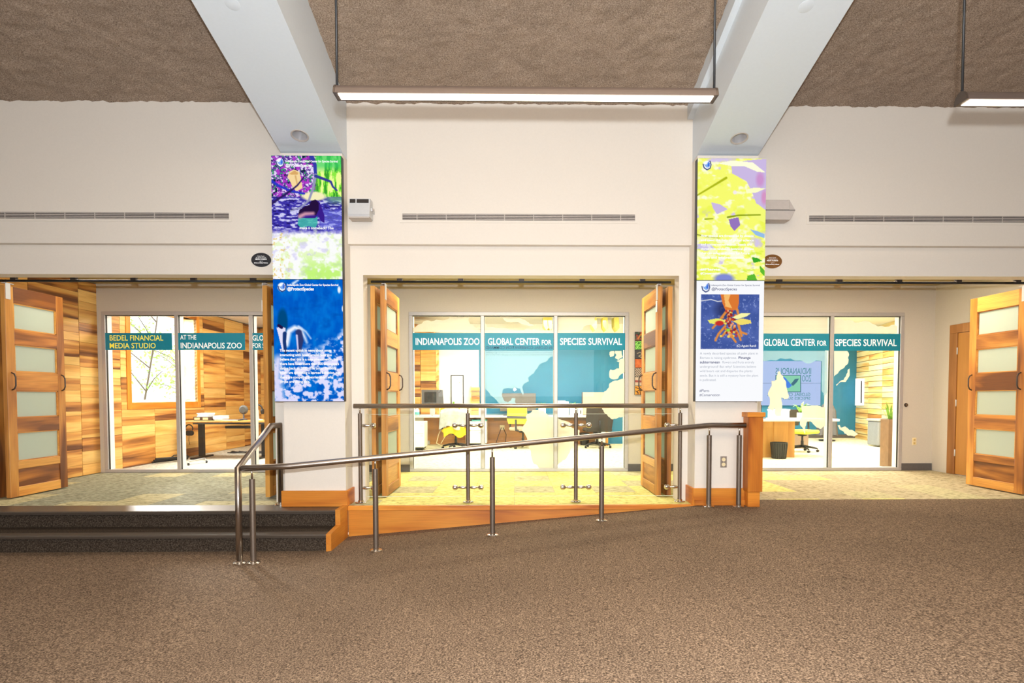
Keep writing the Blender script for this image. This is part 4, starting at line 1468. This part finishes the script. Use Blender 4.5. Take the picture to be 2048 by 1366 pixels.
pedestal('white drawer pedestal with teal cushion between the two left desk chairs', -1.16, -.66, 13.72)
pedestal('narrow white pedestal at the left end of the office desk', -2.26, -1.98, 12.65, .6, DESKT)
pedestal('white pedestal with teal top at the right end of the office desk', 2.0, 2.18, 13.70)

chair('swivel chair draped with a pale shirt and yellow cloth', -1.32, 13.0, 2.75, YEL2, YEL2, .98, .44, .52)
chair('yellow swivel chair with a grey lumbar band at the office desk', .2, 13.2, 2.55, TAN, YEL, 1.02, .47, .52, GREYC)
chair('dark mesh back swivel chair at the right end of the office desk', 1.92, 13.25, 3.2, MESHG, MESHG, 1.0, .44, .62, None, False, -.05)


def drape(name, label, cat, mat, x0, x1, y, z0, z1, depth, seed, ragged=.05, taper=.12):
    """a garment hanging over a chair back: a folded closed sheet"""
    n, m = 18, 14
    rg = random.Random(seed)
    v, f = [], []
    ph = rg.random()*9
    for side in (0, 1):
        for j in range(m+1):
            t = j/m
            for i in range(n+1):
                u = i/n
                k = 1-taper*(1-t)
                x = (x0+x1)/2+(u-.5)*(x1-x0)*k
                edge = ragged*math.sin(u*9+ph)*t
                z = z1-(z1-z0+edge)*t-(abs(u-.5)*.22*(1-t))*(1 if t < .2 else .6)
                fold = .022*math.sin(u*17+ph+t*2)*(.3+t)+.01*noise.noise(Vector((u*6, t*6, seed)))
                yy = y-(depth*.5*min(1, t*5+.15)+fold) if side == 0 else y+depth*.5*min(1, t*5+.15)+fold*.6
                v.append((x, yy, z))
    S = (n+1)*(m+1)
    for side in (0, 1):
        for j in range(m):
            for i in range(n):
                q = [side*S+j*(n+1)+i, side*S+j*(n+1)+i+1, side*S+(j+1)*(n+1)+i+1, side*S+(j+1)*(n+1)+i]
                f.append(tuple(q if side == 0 else reversed(q)))
    for i in range(n):
        f.append((i, S+i, S+i+1, i+1))
    for j in range(m):
        f.append((j*(n+1), (j+1)*(n+1), S+(j+1)*(n+1), S+j*(n+1)))
        f.append((j*(n+1)+n, S+j*(n+1)+n, S+(j+1)*(n+1)+n, (j+1)*(n+1)+n))
    c = Vector(((x0+x1)/2, y, z1))
    o = mo(name, pydata(name, [Vector(p)-c for p in v], f, True), mat, None, c)
    return tag(o, label, cat)


drape('shirt', 'pale grey patterned shirt hanging over the chair by the white pedestal', 'shirt', CLOTH, -1.66, -1.0, 12.72, .50, 1.0, .16, 4)
drape('yellow_cloth', 'golden yellow cloth hanging under the pale shirt on the chair', 'cloth', YEL2, -1.56, -1.0, 12.70, .33, .60, .08, 8, .05, 0)

# desk top clutter
ma, mb, mc = at(843, 779.5, 13.8), at(885, 779.5, 13.8), at(887, 808, 13.8)
imac = thing('computer_monitor', 'grey backed desktop monitor on the desk left of the picture frame', 'monitor', ((ma.x+mb.x)/2, 13.8, .735))
mz = (ma.x+mb.x)/2
prism('screen_panel', [(ma.x, mc.z), (mc.x, mc.z), (mb.x, mb.z), (ma.x, ma.z)], 1, 13.80, 13.84, GREYC, imac)
prism('back_shell', [(ma.x+.07, mc.z+.04), (mz+.1, mc.z+.04), (mz+.1, ma.z-.05), (ma.x+.07, ma.z-.05)], 1, 13.785, 13.8, BLACK, imac)
box('stand', (mz-.06, 13.84, .735), (mz+.06, 13.86, 1.0), ALU, imac)
box('foot', (mz-.09, 13.76, .735), (mz+.09, 13.94, .742), ALU, imac)
mon = thing('computer_monitor', 'wide dark monitor behind the yellow chair on the desk', 'monitor', (.25, 14.1, .735))
box('screen_panel', (-.35, 14.08, .83), (.53, 14.12, 1.27), plain('dark_monitor', (98, 94, 86), .35, var=.1), mon, .01)
box('stand', (.03, 14.12, .735), (.13, 14.15, 1.0), BLACK, mon)
box('foot', (-.04, 14.0, .735), (.2, 14.2, .742), BLACK, mon)

# hand pump bottle
bt = thing('pump_bottle', 'white hand pump bottle with teal liquid at the left end of the desk', 'bottle', (-2.215, 13.66, .735))
bx = at(834, 806, 13.66).x
lathe('bottle_body', ((.05, 0), (.055, .02), (.055, .13), (.03, .18), (.018, .2)), (bx, 13.66, .735), POTW, bt, 16)
lathe('liquid_band', ((.0562, .02), (.0562, .09)), (bx, 13.66, .735), TEALTOP, bt, 16, 'Z', False)
lathe('pump', ((.012, .2), (.012, .24), (.02, .245), (.02, .26)), (bx, 13.66, .735), POTW, bt, 10)
box('pump_spout', (bx-.045, 13.652, .985), (bx+.01, 13.668, .998), POTW, bt)


def plant(label, x, y, z, s=1.0, n=16, cat='plant', pot=POTW, up=.14):
    r = thing('potted_plant', label, cat, (x, y, z), 'small potted plants on the desks')
    box('pot', (x-.085*s, y-.085*s, z), (x+.085*s, y+.085*s, z+.2*s), pot, r, .008)
    box('soil', (x-.075*s, y-.075*s, z+.19*s), (x+.075*s, y+.075*s, z+.203*s), HOLLOW, r)
    rg = random.Random(int(x*100))
    for k in range(n):
        a, l = rg.uniform(0, 2*PI), rg.uniform(.5, 1)*up
        c, sn = math.cos(a), math.sin(a)
        b = Vector((x+c*.02, y+sn*.02, z+.2*s))
        p1 = b+Vector((c*l*.45, sn*l*.45, l*.8))
        p2 = b+Vector((c*l*.95, sn*l*.95, l*rg.uniform(.5, 1.0)))
        sd = Vector((-sn, c, 0))*.018
        cc = (b+p2)/2
        me = pydata('leaf', [q-cc for q in (b-sd*.3, b+sd*.3, p1+sd, p1-sd, p2)], [(0, 1, 2, 3), (3, 2, 4)])
        mo('leaf', me, LEAFG, r, cc)
    return r


for px, yy, lb in ((965, 13.75, 'white square pot with a leafy plant behind the second mullion'), (1084, 13.8, 'white square pot with a small spiky plant right of the wide monitor'), (1147, 13.75, 'white square pot with a bushy plant beside the white printer')):
    plant(lb, at(px, 800, yy).x, yy, .735)
pr_ = thing('desktop_printer', 'white desktop printer between two potted plants', 'printer', (.5, 13.9, .735))
xa, xb = at(1113, 800, 13.85).x, at(1138, 800, 13.85).x
box('body', (xa, 13.85, .735), (xb, 14.2, 1.07), DESKT, pr_, .01)
box('paper_slot', (xa+.05, 13.842, .98), (xb-.06, 13.852, 1.02), GREYC, pr_)
box('top_tray', (xa, 13.9, 1.07), (xb-.08, 14.15, 1.09), DESKT, pr_, .004)
bk_ = thing('paper_tray', 'small white desk organiser right of the bushy plant', 'organiser', (1.55, 13.9, .735))
xa = at(1156, 800, 13.9).x
box('tray_box', (xa, 13.86, .735), (xa+.11, 14.0, .92), POTW, bk_, .004)
box('label_slot', (xa+.05, 13.855, .77), (xa+.075, 13.861, .86), HOLLOW, bk_)
# loose papers, keyboards
rk = random.Random(5)
for px, lb, wd in ((852, 'white papers piled left of the shirt covered chair', .26), (880, 'loose papers on the desk beside the shirt covered chair', .3)):
    c = at(px, 828, 13.75)
    pp = thing('paper_pile', lb, 'papers', (c.x, 13.75, .735))
    for k in range(4):
        box('sheet', (c.x-wd/2+rk.uniform(-.03, .03), 13.64+rk.uniform(-.01, .01), .735+k*.006), (c.x+wd/2+rk.uniform(-.03, .03), 13.755, .740+k*.006), PAPER, pp)
for px, lb in ((1020, 'black keyboard on the desk left of the yellow chair'), (1060, 'dark slim tablet on the desk right of the yellow chair')):
    c = at(px, 828, 13.72)
    kb = thing('keyboard', lb, 'keyboard', (c.x, 13.72, .735)) if 'keyboard' in lb else thing('tablet', lb, 'tablet', (c.x, 13.72, .735))
    box('case', (c.x-.16, 13.66, .735), (c.x+.16, 13.8, .75), BLACK, kb, .003)
    box('keys' if 'keyboard' in lb else 'glass_face', (c.x-.15, 13.67, .75), (c.x+.15, 13.79, .754), GREYC, kb)
# framed picture on the white wall
pf = thing('picture_frame', 'thin dark framed white poster on the white office wall', 'picture', (-1.43, 14.4, 1.0))
a, b = at(901.5, 750, 14.38), at(927.5, 811.5, 14.38)
boxes('frame', [((a.x, 14.37, b.z), (a.x+.022, 14.398, a.z)), ((b.x-.022, 14.37, b.z), (b.x, 14.398, a.z)), ((a.x, 14.37, a.z-.022), (b.x, 14.398, a.z)), ((a.x, 14.37, b.z), (b.x, 14.398, b.z+.022))], BLACK, pf)
box('poster_sheet', (a.x+.02, 14.385, b.z+.02), (b.x-.02, 14.39, a.z-.02), PAPER, pf)
box('print_mark', (a.x+.04, 14.383, b.z+.05), (a.x+.09, 14.386, b.z+.1), LEAFG, pf)
box('print_mark', (b.x-.12, 14.383, a.z-.2), (b.x-.09, 14.386, a.z-.17), SPKG2, pf)
# wooden clad section and post at the left of that wall
cw = thing('wall_clad', 'hickory plank section of the back office wall behind the monitor', None, (-2.3, 14.36, 0), None, 'structure')
z = .74
xl, xr = -2.70, at(872.5, 750, 14.37).x
xj = at(841, 750, 14.37).x
while z < 2.75:
    h = rp.choice((.16, .2, .24))
    for a, b in ((xl-.4, xj-.004), (xj+.004, xr)):
        if b-a > .02: box('plank', (max(a, -2.70), 14.355, z+.002), (b, 14.398, min(z+h, 2.75)-.002), PLANKX, cw)
    z += h
box('edge_post', (xr, 14.34, .735), (xr+.07, 14.398, 2.75), PLANKP, cw)
a, b = at(943, 760, 14.36), at(955.5, 812, 14.36)
cs = thing('wooden_crate', 'tall pale wooden crate of slats beside the teal wall', 'crate', ((a.x+b.x)/2, 14.3, .735))
for k in range(6):
    z = .735+k*.115
    box('slat', (a.x, 14.26, z+.004), (b.x+.05, 14.36, z+.108), PLANKX, cs, .003)
box('corner_post', (a.x-.03, 14.25, .735), (a.x, 14.36, 1.46), PLANKP, cs)
# high wooden soffit and pale yellow baffles under the ceiling
sf = thing('wall_soffit', 'wooden soffit box under the office ceiling at the left', None, (-2, 13.9, 2.8), None, 'structure')
prism('soffit_panel', [(-2.68, 2.74), (-1.85, 2.64), (-1.85, 2.72), (-2.68, 2.86)], 1, 12.6, 13.6, PLANKX, sf)
BAF = plain('pale_yellow_felt', (236, 222, 120), .8)
for k, (px, lb) in enumerate(((1090, 'pale yellow ceiling baffle above the wide monitor'), (1098, 'slim yellow ceiling baffle beside the middle mullion'), (1186, 'short yellow ceiling baffle behind the map of the ocean'), (1208, 'yellow ceiling baffle second from the right'), (1230, 'yellow ceiling baffle at the right end of the middle office'))):
    x = at(px, 640, 13.4).x
    o = prism('ceiling_baffle', [(x-.05, 2.998), (x+.05, 2.998), (x+.07, 2.76), (x+.02, 2.70), (x-.04, 2.80)], 1, 13.2, 13.6, BAF)
    tag(o, lb, 'baffle', 'yellow ceiling baffles')
# tan screen panel on the desk, right
tp = thing('desk_divider', 'tan fabric desk divider behind the dark mesh chair', 'divider', (1.95, 14.1, .735))
a, b = at(1163.5, 784.5, 14.1), at(1216, 784.5, 14.1)
box('fabric_panel', (a.x+.02, 14.08, .74), (b.x, 14.12, a.z), TAN, tp, .006)
box('edge_trim', (a.x, 14.07, .735), (a.x+.022, 14.13, a.z), GREYC, tp)
# power cables under the desk
cb = thing('power_strip', 'white power strip with hanging cables under the desk at left', 'cables', (-1.75, 14.2, .3))
box('adaptor', (-1.82, 14.2, .42), (-1.68, 14.28, .56), POTW, cb, .01)
tube('cable', [(-1.78, 14.2, .44), (-1.86, 14.1, .25), (-1.88, 13.9, .06), (-1.7, 13.6, .02), (-1.5, 13.5, .02)], .012, CREAM, cb, 6)
tube('cable', [(-1.72, 14.2, .44), (-1.7, 14.1, .2), (-1.78, 13.95, .05)], .01, CREAM, cb, 6)
wo = thing('wall_outlet', 'cream outlet with two dark cords under the desk by the yellow chair', 'outlet', (-.3, 14.33, .42))
box('cover_plate', (-.36, 14.318, .36), (-.24, 14.329, .48), CREAM, wo, .003)
tube('cord', [(-.32, 14.31, .42), (-.4, 14.25, .2), (-.46, 14.2, .02)], .008, BLACK, wo, 6)
tube('cord', [(-.28, 14.31, .42), (-.2, 14.25, .25), (-.22, 14.2, .02)], .008, BLACK, wo, 6)
wb = thing('waste_bin', 'small dark waste bin under the desk by the mesh chair', 'bin', (1.72, 14.05, 0))
lathe('bin_body', ((.1, .002), (.13, .3), (.12, .3), (.095, .02)), (1.72, 14.05, 0), BLACK, wb, 16)

# --- right office
rd = thing('office_desk', 'short wooden desk with white top behind the newel post', 'desk', (5, 11.3, 0))
xa, xb = 3.6, 5.44
box('desk_top', (xa, 11.02, .70), (6.3, 11.75, .745), DESKT, rd, .005)
box('front_panel', (xa, 11.06, .002), (5.03, 11.1, .70), DESKW, rd)
box('front_panel', (5.03, 11.04, .002), (5.30, 11.09, .70), DESKW, rd)
box('side_panel', (5.30, 11.05, .002), (xb, 11.7, .70), DESKW, rd)
wb = thing('waste_bin', 'black ribbed waste bin before the wooden desk', 'bin', (5.06, 10.9, 0))
c = atz(1551, 915, 0)
wx, wy = c.x-.02, 10.86
prof = [(.125, .003), (.155, .30), (.16, .31), (.145, .31), (.115, .02)]
lathe('bin_body', tuple(prof), (wx, wy, 0), plain('ribbed_black_plastic', (44, 44, 40), .5, var=.3, scale=40), wb, 20)
for k in range(20):
    a = 2*PI*k/20
    tube('rib', [(wx+.127*math.cos(a), wy+.127*math.sin(a), .01), (wx+.156*math.cos(a), wy+.156*math.sin(a), .295)], .004, BLACK, wb, 5)
chair('yellow seated black swivel chair behind the wooden desk', 6.17, 12.2, .6, YEL, BLACK, .9, .45, .56)
# reflection of a video wall, built as glowing panels with mirrored writing
vw = thing('video_wall_reflection', 'reflection of a pale blue video wall with mirrored zoo lettering, built as panels', 'screen', (7.3, 16.25, .93))
a, b = at(1470, 722, 16.2), at(1641, 811, 16.2)
cols, rows = 3, 2
pw, ph = (b.x-a.x)/cols, (a.z-b.z)/rows
PALE = emitter('pale_blue_screen', (188, 208, 250), .95)
for i in range(cols):
    for j in range(rows):
        pnl = box('screen_panel', (a.x+i*pw+.004, 16.2, b.z+j*ph+.004), (a.x+(i+1)*pw-.004, 16.27, b.z+(j+1)*ph-.004), PALE, vw)
box('wall_mount', (a.x+.2, 16.27, b.z+.2), (b.x-.2, 16.3, a.z-.2), BLACK, vw)
TE, GE, BE, SE = emitter('screen_teal_text', (70, 150, 156), .9), emitter('screen_green_picture', (150, 226, 190), .9), emitter('screen_blue_wing', (80, 140, 240), .95), emitter('screen_slate', (80, 130, 150), .8)


def vtext(bd, xl, xr, base, top, mt):
    p, q, t = at(xr, base, 16.19), at(xl, base, 16.19), at(xr, top, 16.19)
    text('lettering', bd, p.x, p.z, p.x-q.x, t.z-p.z, 16.19, vw, mt, True, .0)


vtext('INDIANAPOLIS', 1552, 1623, 748.5, 736, TE)
vtext('ZOO', 1604, 1622.5, 763, 750.5, TE)
vtext('GLOBAL CENTER FOR', 1535, 1621, 792, 785.5, TE)
vtext('SPECIES SURVIVAL', 1545, 1621, 799, 793.8, TE)


def vpoly(name, pts, y0, mt):
    q = [at(x, y, y0) for x, y in pts]
    prism(name, [(p.x, p.z) for p in q], 1, y0, y0+.004, mt, vw)


vpoly('picture_frame', [(1551, 750), (1602, 750), (1602, 784.5), (1551, 784.5)], 16.19, SE)
vpoly('picture', [(1552.5, 751.5), (1600.5, 751.5), (1600.5, 783), (1552.5, 783)], 16.184, GE)
vpoly('wing', [(1563, 750), (1572, 757), (1578, 764), (1584, 771), (1578, 776), (1570, 775), (1563, 770), (1560, 760)], 16.178, BE)
vpoly('wing', [(1582, 768), (1590, 758), (1598, 757), (1594, 764), (1586, 772)], 16.178, SE)
# behind the desk: boxes, plant, hanging coat
plant('leafy desk plant on the wooden desk before the video wall reflection', 5.72, 11.4, .745, .6, 26, up=.22)
cbx = thing('desk_box', 'white box on the wooden desk left of the leafy plant', 'box', (5.3, 11.5, .745))
box('carton', (5.16, 11.4, .745), (5.5, 11.62, .90), PAPER, cbx, .005)
box('lid', (5.15, 11.39, .90), (5.51, 11.63, .93), PAPER, cbx, .004)
lp = thing('desk_lamp', 'slim dark desk lamp on the wooden desk beside the newel post', 'lamp', (4.9, 11.4, .745))
lathe('base', ((.1, 0), (.1, .012), (.02, .02)), (4.92, 11.4, .745), BLACK, lp, 16)
tube('stem', [(4.92, 11.4, .76), (4.93, 11.4, 1.0), (4.85, 11.4, 1.12)], .012, BLACK, lp, 8)
tube('head', [(4.85, 11.4, 1.12), (4.66, 11.38, 1.05)], .018, BLACK, lp, 8, [1, 1.6])
bn = thing('storage_bin', 'grey brown storage box under the yellow seated chair', 'box', (6.4, 13, 0))
box('box_body', (6.05, 13.0, .002), (6.72, 13.4, .36), plain('taupe_box', (134, 112, 92), .7), bn, .01)
box('lid', (6.03, 12.98, .36), (6.74, 13.42, .39), plain('taupe_lid', (120, 100, 84), .7), bn, .005)
ca, cb_ = at(1636, 802, 15.2), at(1673, 875, 15.2)
drape('grey_coat', 'long grey coat hanging before the teal wall by the mullion', 'coat', GREYC, ca.x, cb_.x, 15.2, cb_.z+.05, ca.z, .22, 12, .02, .45)
sc = thing('coat_stand', 'coat stand under the long grey coat', 'stand', ((ca.x+cb_.x)/2, 15.2, 0))
lathe('pole', ((.03, .02), (.03, .9)), ((ca.x+cb_.x)/2, 15.2, 0), BLACK, sc, 10)
lathe('base', ((.2, .002), (.2, .03), (.04, .05)), ((ca.x+cb_.x)/2, 15.2, 0), BLACK, sc, 20)
# plank wall opening, grey bin, planter
wn = thing('window_5', 'narrow white light slot with a dark handle in the pale plank wall', None, (9.5, 15.3, 1.4), None, 'structure')
pa, pb = at(1712, 757, 15.25), at(1728.5, 811, 15.25)
def onwall(px, py, off=.03):
    dv = (CM.to_3x3() @ Vector(((px-PX)/F, -(py-PY)/F, -1)))
    dd = Vector((-.25, -1, 0)).normalized()
    nn = Vector((-dd.y, dd.x, 0))
    if nn.x > 0: nn = -nn
    o = Vector((0, 0, EYE))
    base = Vector((9.78, 16.3, 0))+nn*off
    t = (base-o).dot(nn)/dv.dot(nn)
    return o+dv*t
qa, qb, qc, qd = onwall(1712, 757), onwall(1729, 757), onwall(1728, 811), onwall(1711, 811)
c = (qa+qb+qc+qd)/4
me = pydata('slot_pane', [q-c for q in (qa, qb, qc, qd)]+[q-c+Vector((-.02, -.005, 0)) for q in (qa, qb, qc, qd)], [(0, 1, 2, 3), (7, 6, 5, 4), (0, 4, 5, 1), (1, 5, 6, 2), (2, 6, 7, 3), (3, 7, 4, 0)])
mo('slot_pane', me, emitter('daylight_slot', (255, 255, 255), 1.3), wn, c)
h0, h1 = onwall(1723, 762, .06), onwall(1722.5, 806, .06)
tube('slot_handle', [h0, h1], .016, HOLLOW, wn, 6)
gb = thing('paper_shredder', 'grey upright shredder bin before the pale plank wall', 'bin', (8.6, 13.3, 0))
c = Vector((8.62, 13.45, 0))
box('body', (8.50, 13.28, .03), (9.0, 13.7, .60), plain('grey_shredder', (128, 132, 138), .5), gb, .02)
box('front_panel', (8.60, 13.268, .12), (8.82, 13.282, .5), plain('dark_shredder_panel', (96, 98, 104), .5), gb, .005)
box('top_unit', (8.48, 13.26, .60), (9.02, 13.72, .66), plain('light_shredder_top', (150, 154, 160), .5), gb, .015)
pl = thing('tall_planter', 'tall square brown planter with spiky leaves at the right glazed front', 'planter', (6.28, 9.5, 0))
box('planter_box', (6.205, 9.42, .002), (6.42, 9.64, .80), plain('brown_planter', (142, 112, 84), .6, var=.1, scale=12), pl, .004)
box('soil', (6.22, 9.435, .79), (6.405, 9.625, .805), HOLLOW, pl)
rg = random.Random(2)
for k in range(11):
    a = rg.uniform(0, 2*PI)
    l = rg.uniform(.2, .36)
    b = Vector((6.3+.04*math.cos(a), 9.53+.04*math.sin(a), .8))
    t1 = b+Vector((math.cos(a)*l*.3, math.sin(a)*l*.3, l*.7))
    t2 = b+Vector((math.cos(a)*l*.55, math.sin(a)*l*.55, l))
    sd = Vector((-math.sin(a), math.cos(a), 0))*.014
    cc = (b+t2)/2
    mo('leaf', pydata('leaf', [q-cc for q in (b-sd, b+sd, t1+sd*1.1, t1-sd*1.1, t2)], [(0, 1, 2, 3), (3, 2, 4)]), LEAFG, pl, cc)

# --- studio
sd_ = thing('standing_desk', 'standing desk with black steel legs and wooden top in the studio', 'desk', (-5.5, 11.3, 0))
box('desk_top', (-6.27, 10.92, .70), (-4.6, 11.62, .728), DESKW, sd_, .004)
for x in (-6.07, -4.86):
    box('leg', (x-.045, 11.2, .03), (x+.045, 11.29, .66), BLACK, sd_, .004)
    box('foot', (x-.04, 10.9, .003), (x+.04, 11.6, .035), BLACK, sd_, .004)
box('frame_rail', (-6.2, 11.18, .655), (-4.7, 11.32, .70), GREYC, sd_)
box('cable_tray', (-5.52, 11.05, .58), (-5.02, 11.2, .63), BLACK, sd_, .004)
hp = thing('headphones', 'black headphones hanging from the left end of the studio desk', 'headphones', (-6.22, 10.98, .5))
hx, hy = at(378, 852, 10.95).x, 10.95
tube('headband', [(hx+.07*math.cos(t), hy, .585+.075*math.sin(t)) for t in [PI*k/8*1.25-.4 for k in range(9)]], .011, BLACK, hp, 8)
for dx in (-.02, .03):
    lathe('ear_cup', ((.02, -.02), (.05, -.015), (.05, .015), (.02, .02)), (hx+dx, hy+.01, .50), BLACK, hp, 16, 'Y')
tube('cable', [(hx, hy, .46), (hx-.01, hy, .36), (hx+.01, hy, .28)], .004, BLACK, hp, 5)
sb = thing('storage_box', 'shallow dark box with white papers on the studio desk', 'box', (-6.0, 11.2, .728))
box('box_body', (-6.17, 11.15, .728), (-5.83, 11.45, .80), plain('dark_brown_box', (70, 60, 50), .6), sb, .004)
for x in (-6.10, -5.94):
    box('label_plate', (x-.05, 11.145, .745), (x+.05, 11.151, .785), CREAM, sb)
for i, (x0, x1, z0, z1, lb) in enumerate(((-6.12, -5.90, .80, .87, 'stack of white papers on top of the shallow dark box'), (-5.80, -5.62, .728, .82, 'white paper stack right of the shallow dark box'))):
    pp = thing('paper_pile', lb, 'papers', ((x0+x1)/2, 11.3, z0))
    for k in range(5):
        h = (z1-z0)/5
        box('sheet', (x0+rk.uniform(-.015, .015), 11.18+rk.uniform(-.01, .01), z0+k*h+.0005), (x1+rk.uniform(-.015, .015), 11.42, z0+(k+1)*h-.001), PAPER, pp)
nb = thing('notebook', 'thin grey notebook lying on the studio desk', 'book', (-5.45, 11.2, .728))
box('cover', (-5.6, 11.1, .728), (-5.3, 11.35, .745), GREYC, nb, .003)
box('pages', (-5.595, 11.097, .731), (-5.3, 11.35, .742), PAPER, nb)
# folded tripod and stand on the studio floor
tf = thing('folded_tripod', 'folded black tripod lying on the studio floor by the plank wall', 'tripod', (-6.2, 10.6, 0))
for k in range(3):
    tube('leg', [(-6.38+k*.03, 10.2, .03+k*.03), (-6.18+k*.05, 10.8, .03+k*.02)], .018, BLACK, tf, 8)
lathe('head', ((.02, -.05), (.05, -.04), (.05, .04), (.02, .05)), (-6.15, 10.8, .06), BLACK, tf, 12, 'X')
tube('crank', [(-6.28, 10.5, .05), (-6.2, 10.55, .12), (-6.12, 10.62, .12)], .01, BLACK, tf, 6)
wf = thing('wire_stand', 'low pale wire stand lying in front of the studio desk foot', 'stand', (-6.05, 10.75, 0))
a, b, c, e = atz(377, 931, 0), atz(413, 926, 0), atz(410, 918, 0), atz(376, 925, 0)
L = [q+Vector((0, 0, .02)) for q in (a, b, c, e, a)]
tube('wire_loop', L, .009, SPKG, wf, 6)
for q in (a, b):
    lathe('rubber_foot', ((.016, 0), (.02, .03), (.01, .045)), (q.x, q.y, .0), BLACK, wf, 10)
# ring light and speaker beside the desk end
rl = thing('studio_headset', 'black and silver over ear headset on a stand at the desk end', 'headphones', (-4.9, 11.3, .728))
hx = at(516, 815, 11.3).x
tube('headband', [(hx+.085*math.cos(t), 11.3, .93+.10*math.sin(t)) for t in [PI*k/10 for k in range(11)]], .014, BLACK, rl, 8)
for s in (-1, 1):
    lathe('ear_cup', ((.03, -.02), (.055, -.015), (.055, .015), (.03, .02)), (hx+s*.085, 11.3, .90), BLACK, rl, 16, 'X')
lathe('stand', ((.09, 0), (.09, .015), (.02, .03), (.015, .2)), (hx, 11.3, .728), SPKG, rl, 16)
spk = thing('desk_fan', 'grey mesh desk fan beside the second studio mullion', 'fan', (-5.2, 11.45, .728))
fx = at(487, 818, 11.45).x
lathe('cage', ((.0, -.04), (.06, -.035), (.09, 0), (.06, .035), (0, .04)), (fx, 11.45, .93), plain('grey_fan', (84, 84, 80), .6, var=.3, scale=70), spk, 20, 'Y')
lathe('base', ((.07, 0), (.07, .02), (.015, .03), (.015, .12)), (fx, 11.45, .728), GREYC, spk, 14)
for i, (px, py) in enumerate(((470, 908), (485, 903))):
    pass
cbl = thing('cable_heap', 'heap of black cables on the studio floor under the desk', 'cables', (-5.6, 12.2, 0), None, 'stuff')
for k in range(5):
    rg = random.Random(k)
    tube('cable', [(-5.9+.16*i+rg.uniform(-.08, .08), 12.1+rg.uniform(-.15, .15), .02+.02*rg.random()) for i in range(7)], .014, BLACK, cbl, 6)

# ------------------------------------------------------------------ trees outside the studio window
BARK = plain('bark', (150, 136, 126), .9, var=.2, scale=20)
LEAFS = film('sunlit_leaf', (186, 226, 120), .55, .1)
for k, (bx, by, lean, lb) in enumerate(((-9.3, 14.2, (.35, .5), 'slim dark stemmed tree at the left of the studio window'), (-8.6, 14.9, (.25, .2), 'leafy tree with two pale stems outside the studio window'), (-10.5, 18.5, (-.1, .2), 'loose leafy tree farther outside the studio window'))):
    tr = thing('tree', lb, 'tree', (bx, by, -.4), 'trees outside the studio window')
    rg = random.Random(40+k)
    trunk = [Vector((bx+lean[0]*t*(1.2+.3*math.sin(3*t)), by+lean[1]*t, -.4+4.6*t)) for t in [i/8 for i in range(9)]]
    tube('trunk', trunk, .028, BARK, tr, 8, [1-.08*i for i in range(9)])
    v, f = [], []
    for b in range(9):
        q = trunk[3+b % 6]
        a = rg.uniform(0, 2*PI)
        tip = q+Vector((math.cos(a)*.9, math.sin(a)*.9, rg.uniform(.3, .9)))
        tube('branch', [q, (q+tip)/2+Vector((0, 0, .06)), tip], .016, BARK, tr, 6, [1, .7, .4])
        for l in range(34):
            t = rg.uniform(.25, 1.1)
            p = q.lerp(tip, t)+Vector((rg.gauss(0, .17), rg.gauss(0, .17), rg.gauss(0, .15)))
            u = Vector((rg.gauss(0, 1), rg.gauss(0, 1), rg.gauss(0, 1))).normalized()*.055
            w_ = u.orthogonal().normalized()*.026
            n = len(v)
            v += [p-u, p+w_, p+u, p-w_]
            f.append((n, n+1, n+2, n+3))
    c = trunk[5]
    o = mo('foliage', pydata('foliage', [q-c for q in v], f), LEAFS, tr, c)
    o['kind'] = 'stuff'
struct(boxes('terrain', [((-30, 6.7, -.6), (-6.7, 40, -.4))], plain('lawn', (150, 170, 100), .9, var=.2)), 'pale lawn outside the studio window')

fit_texts()
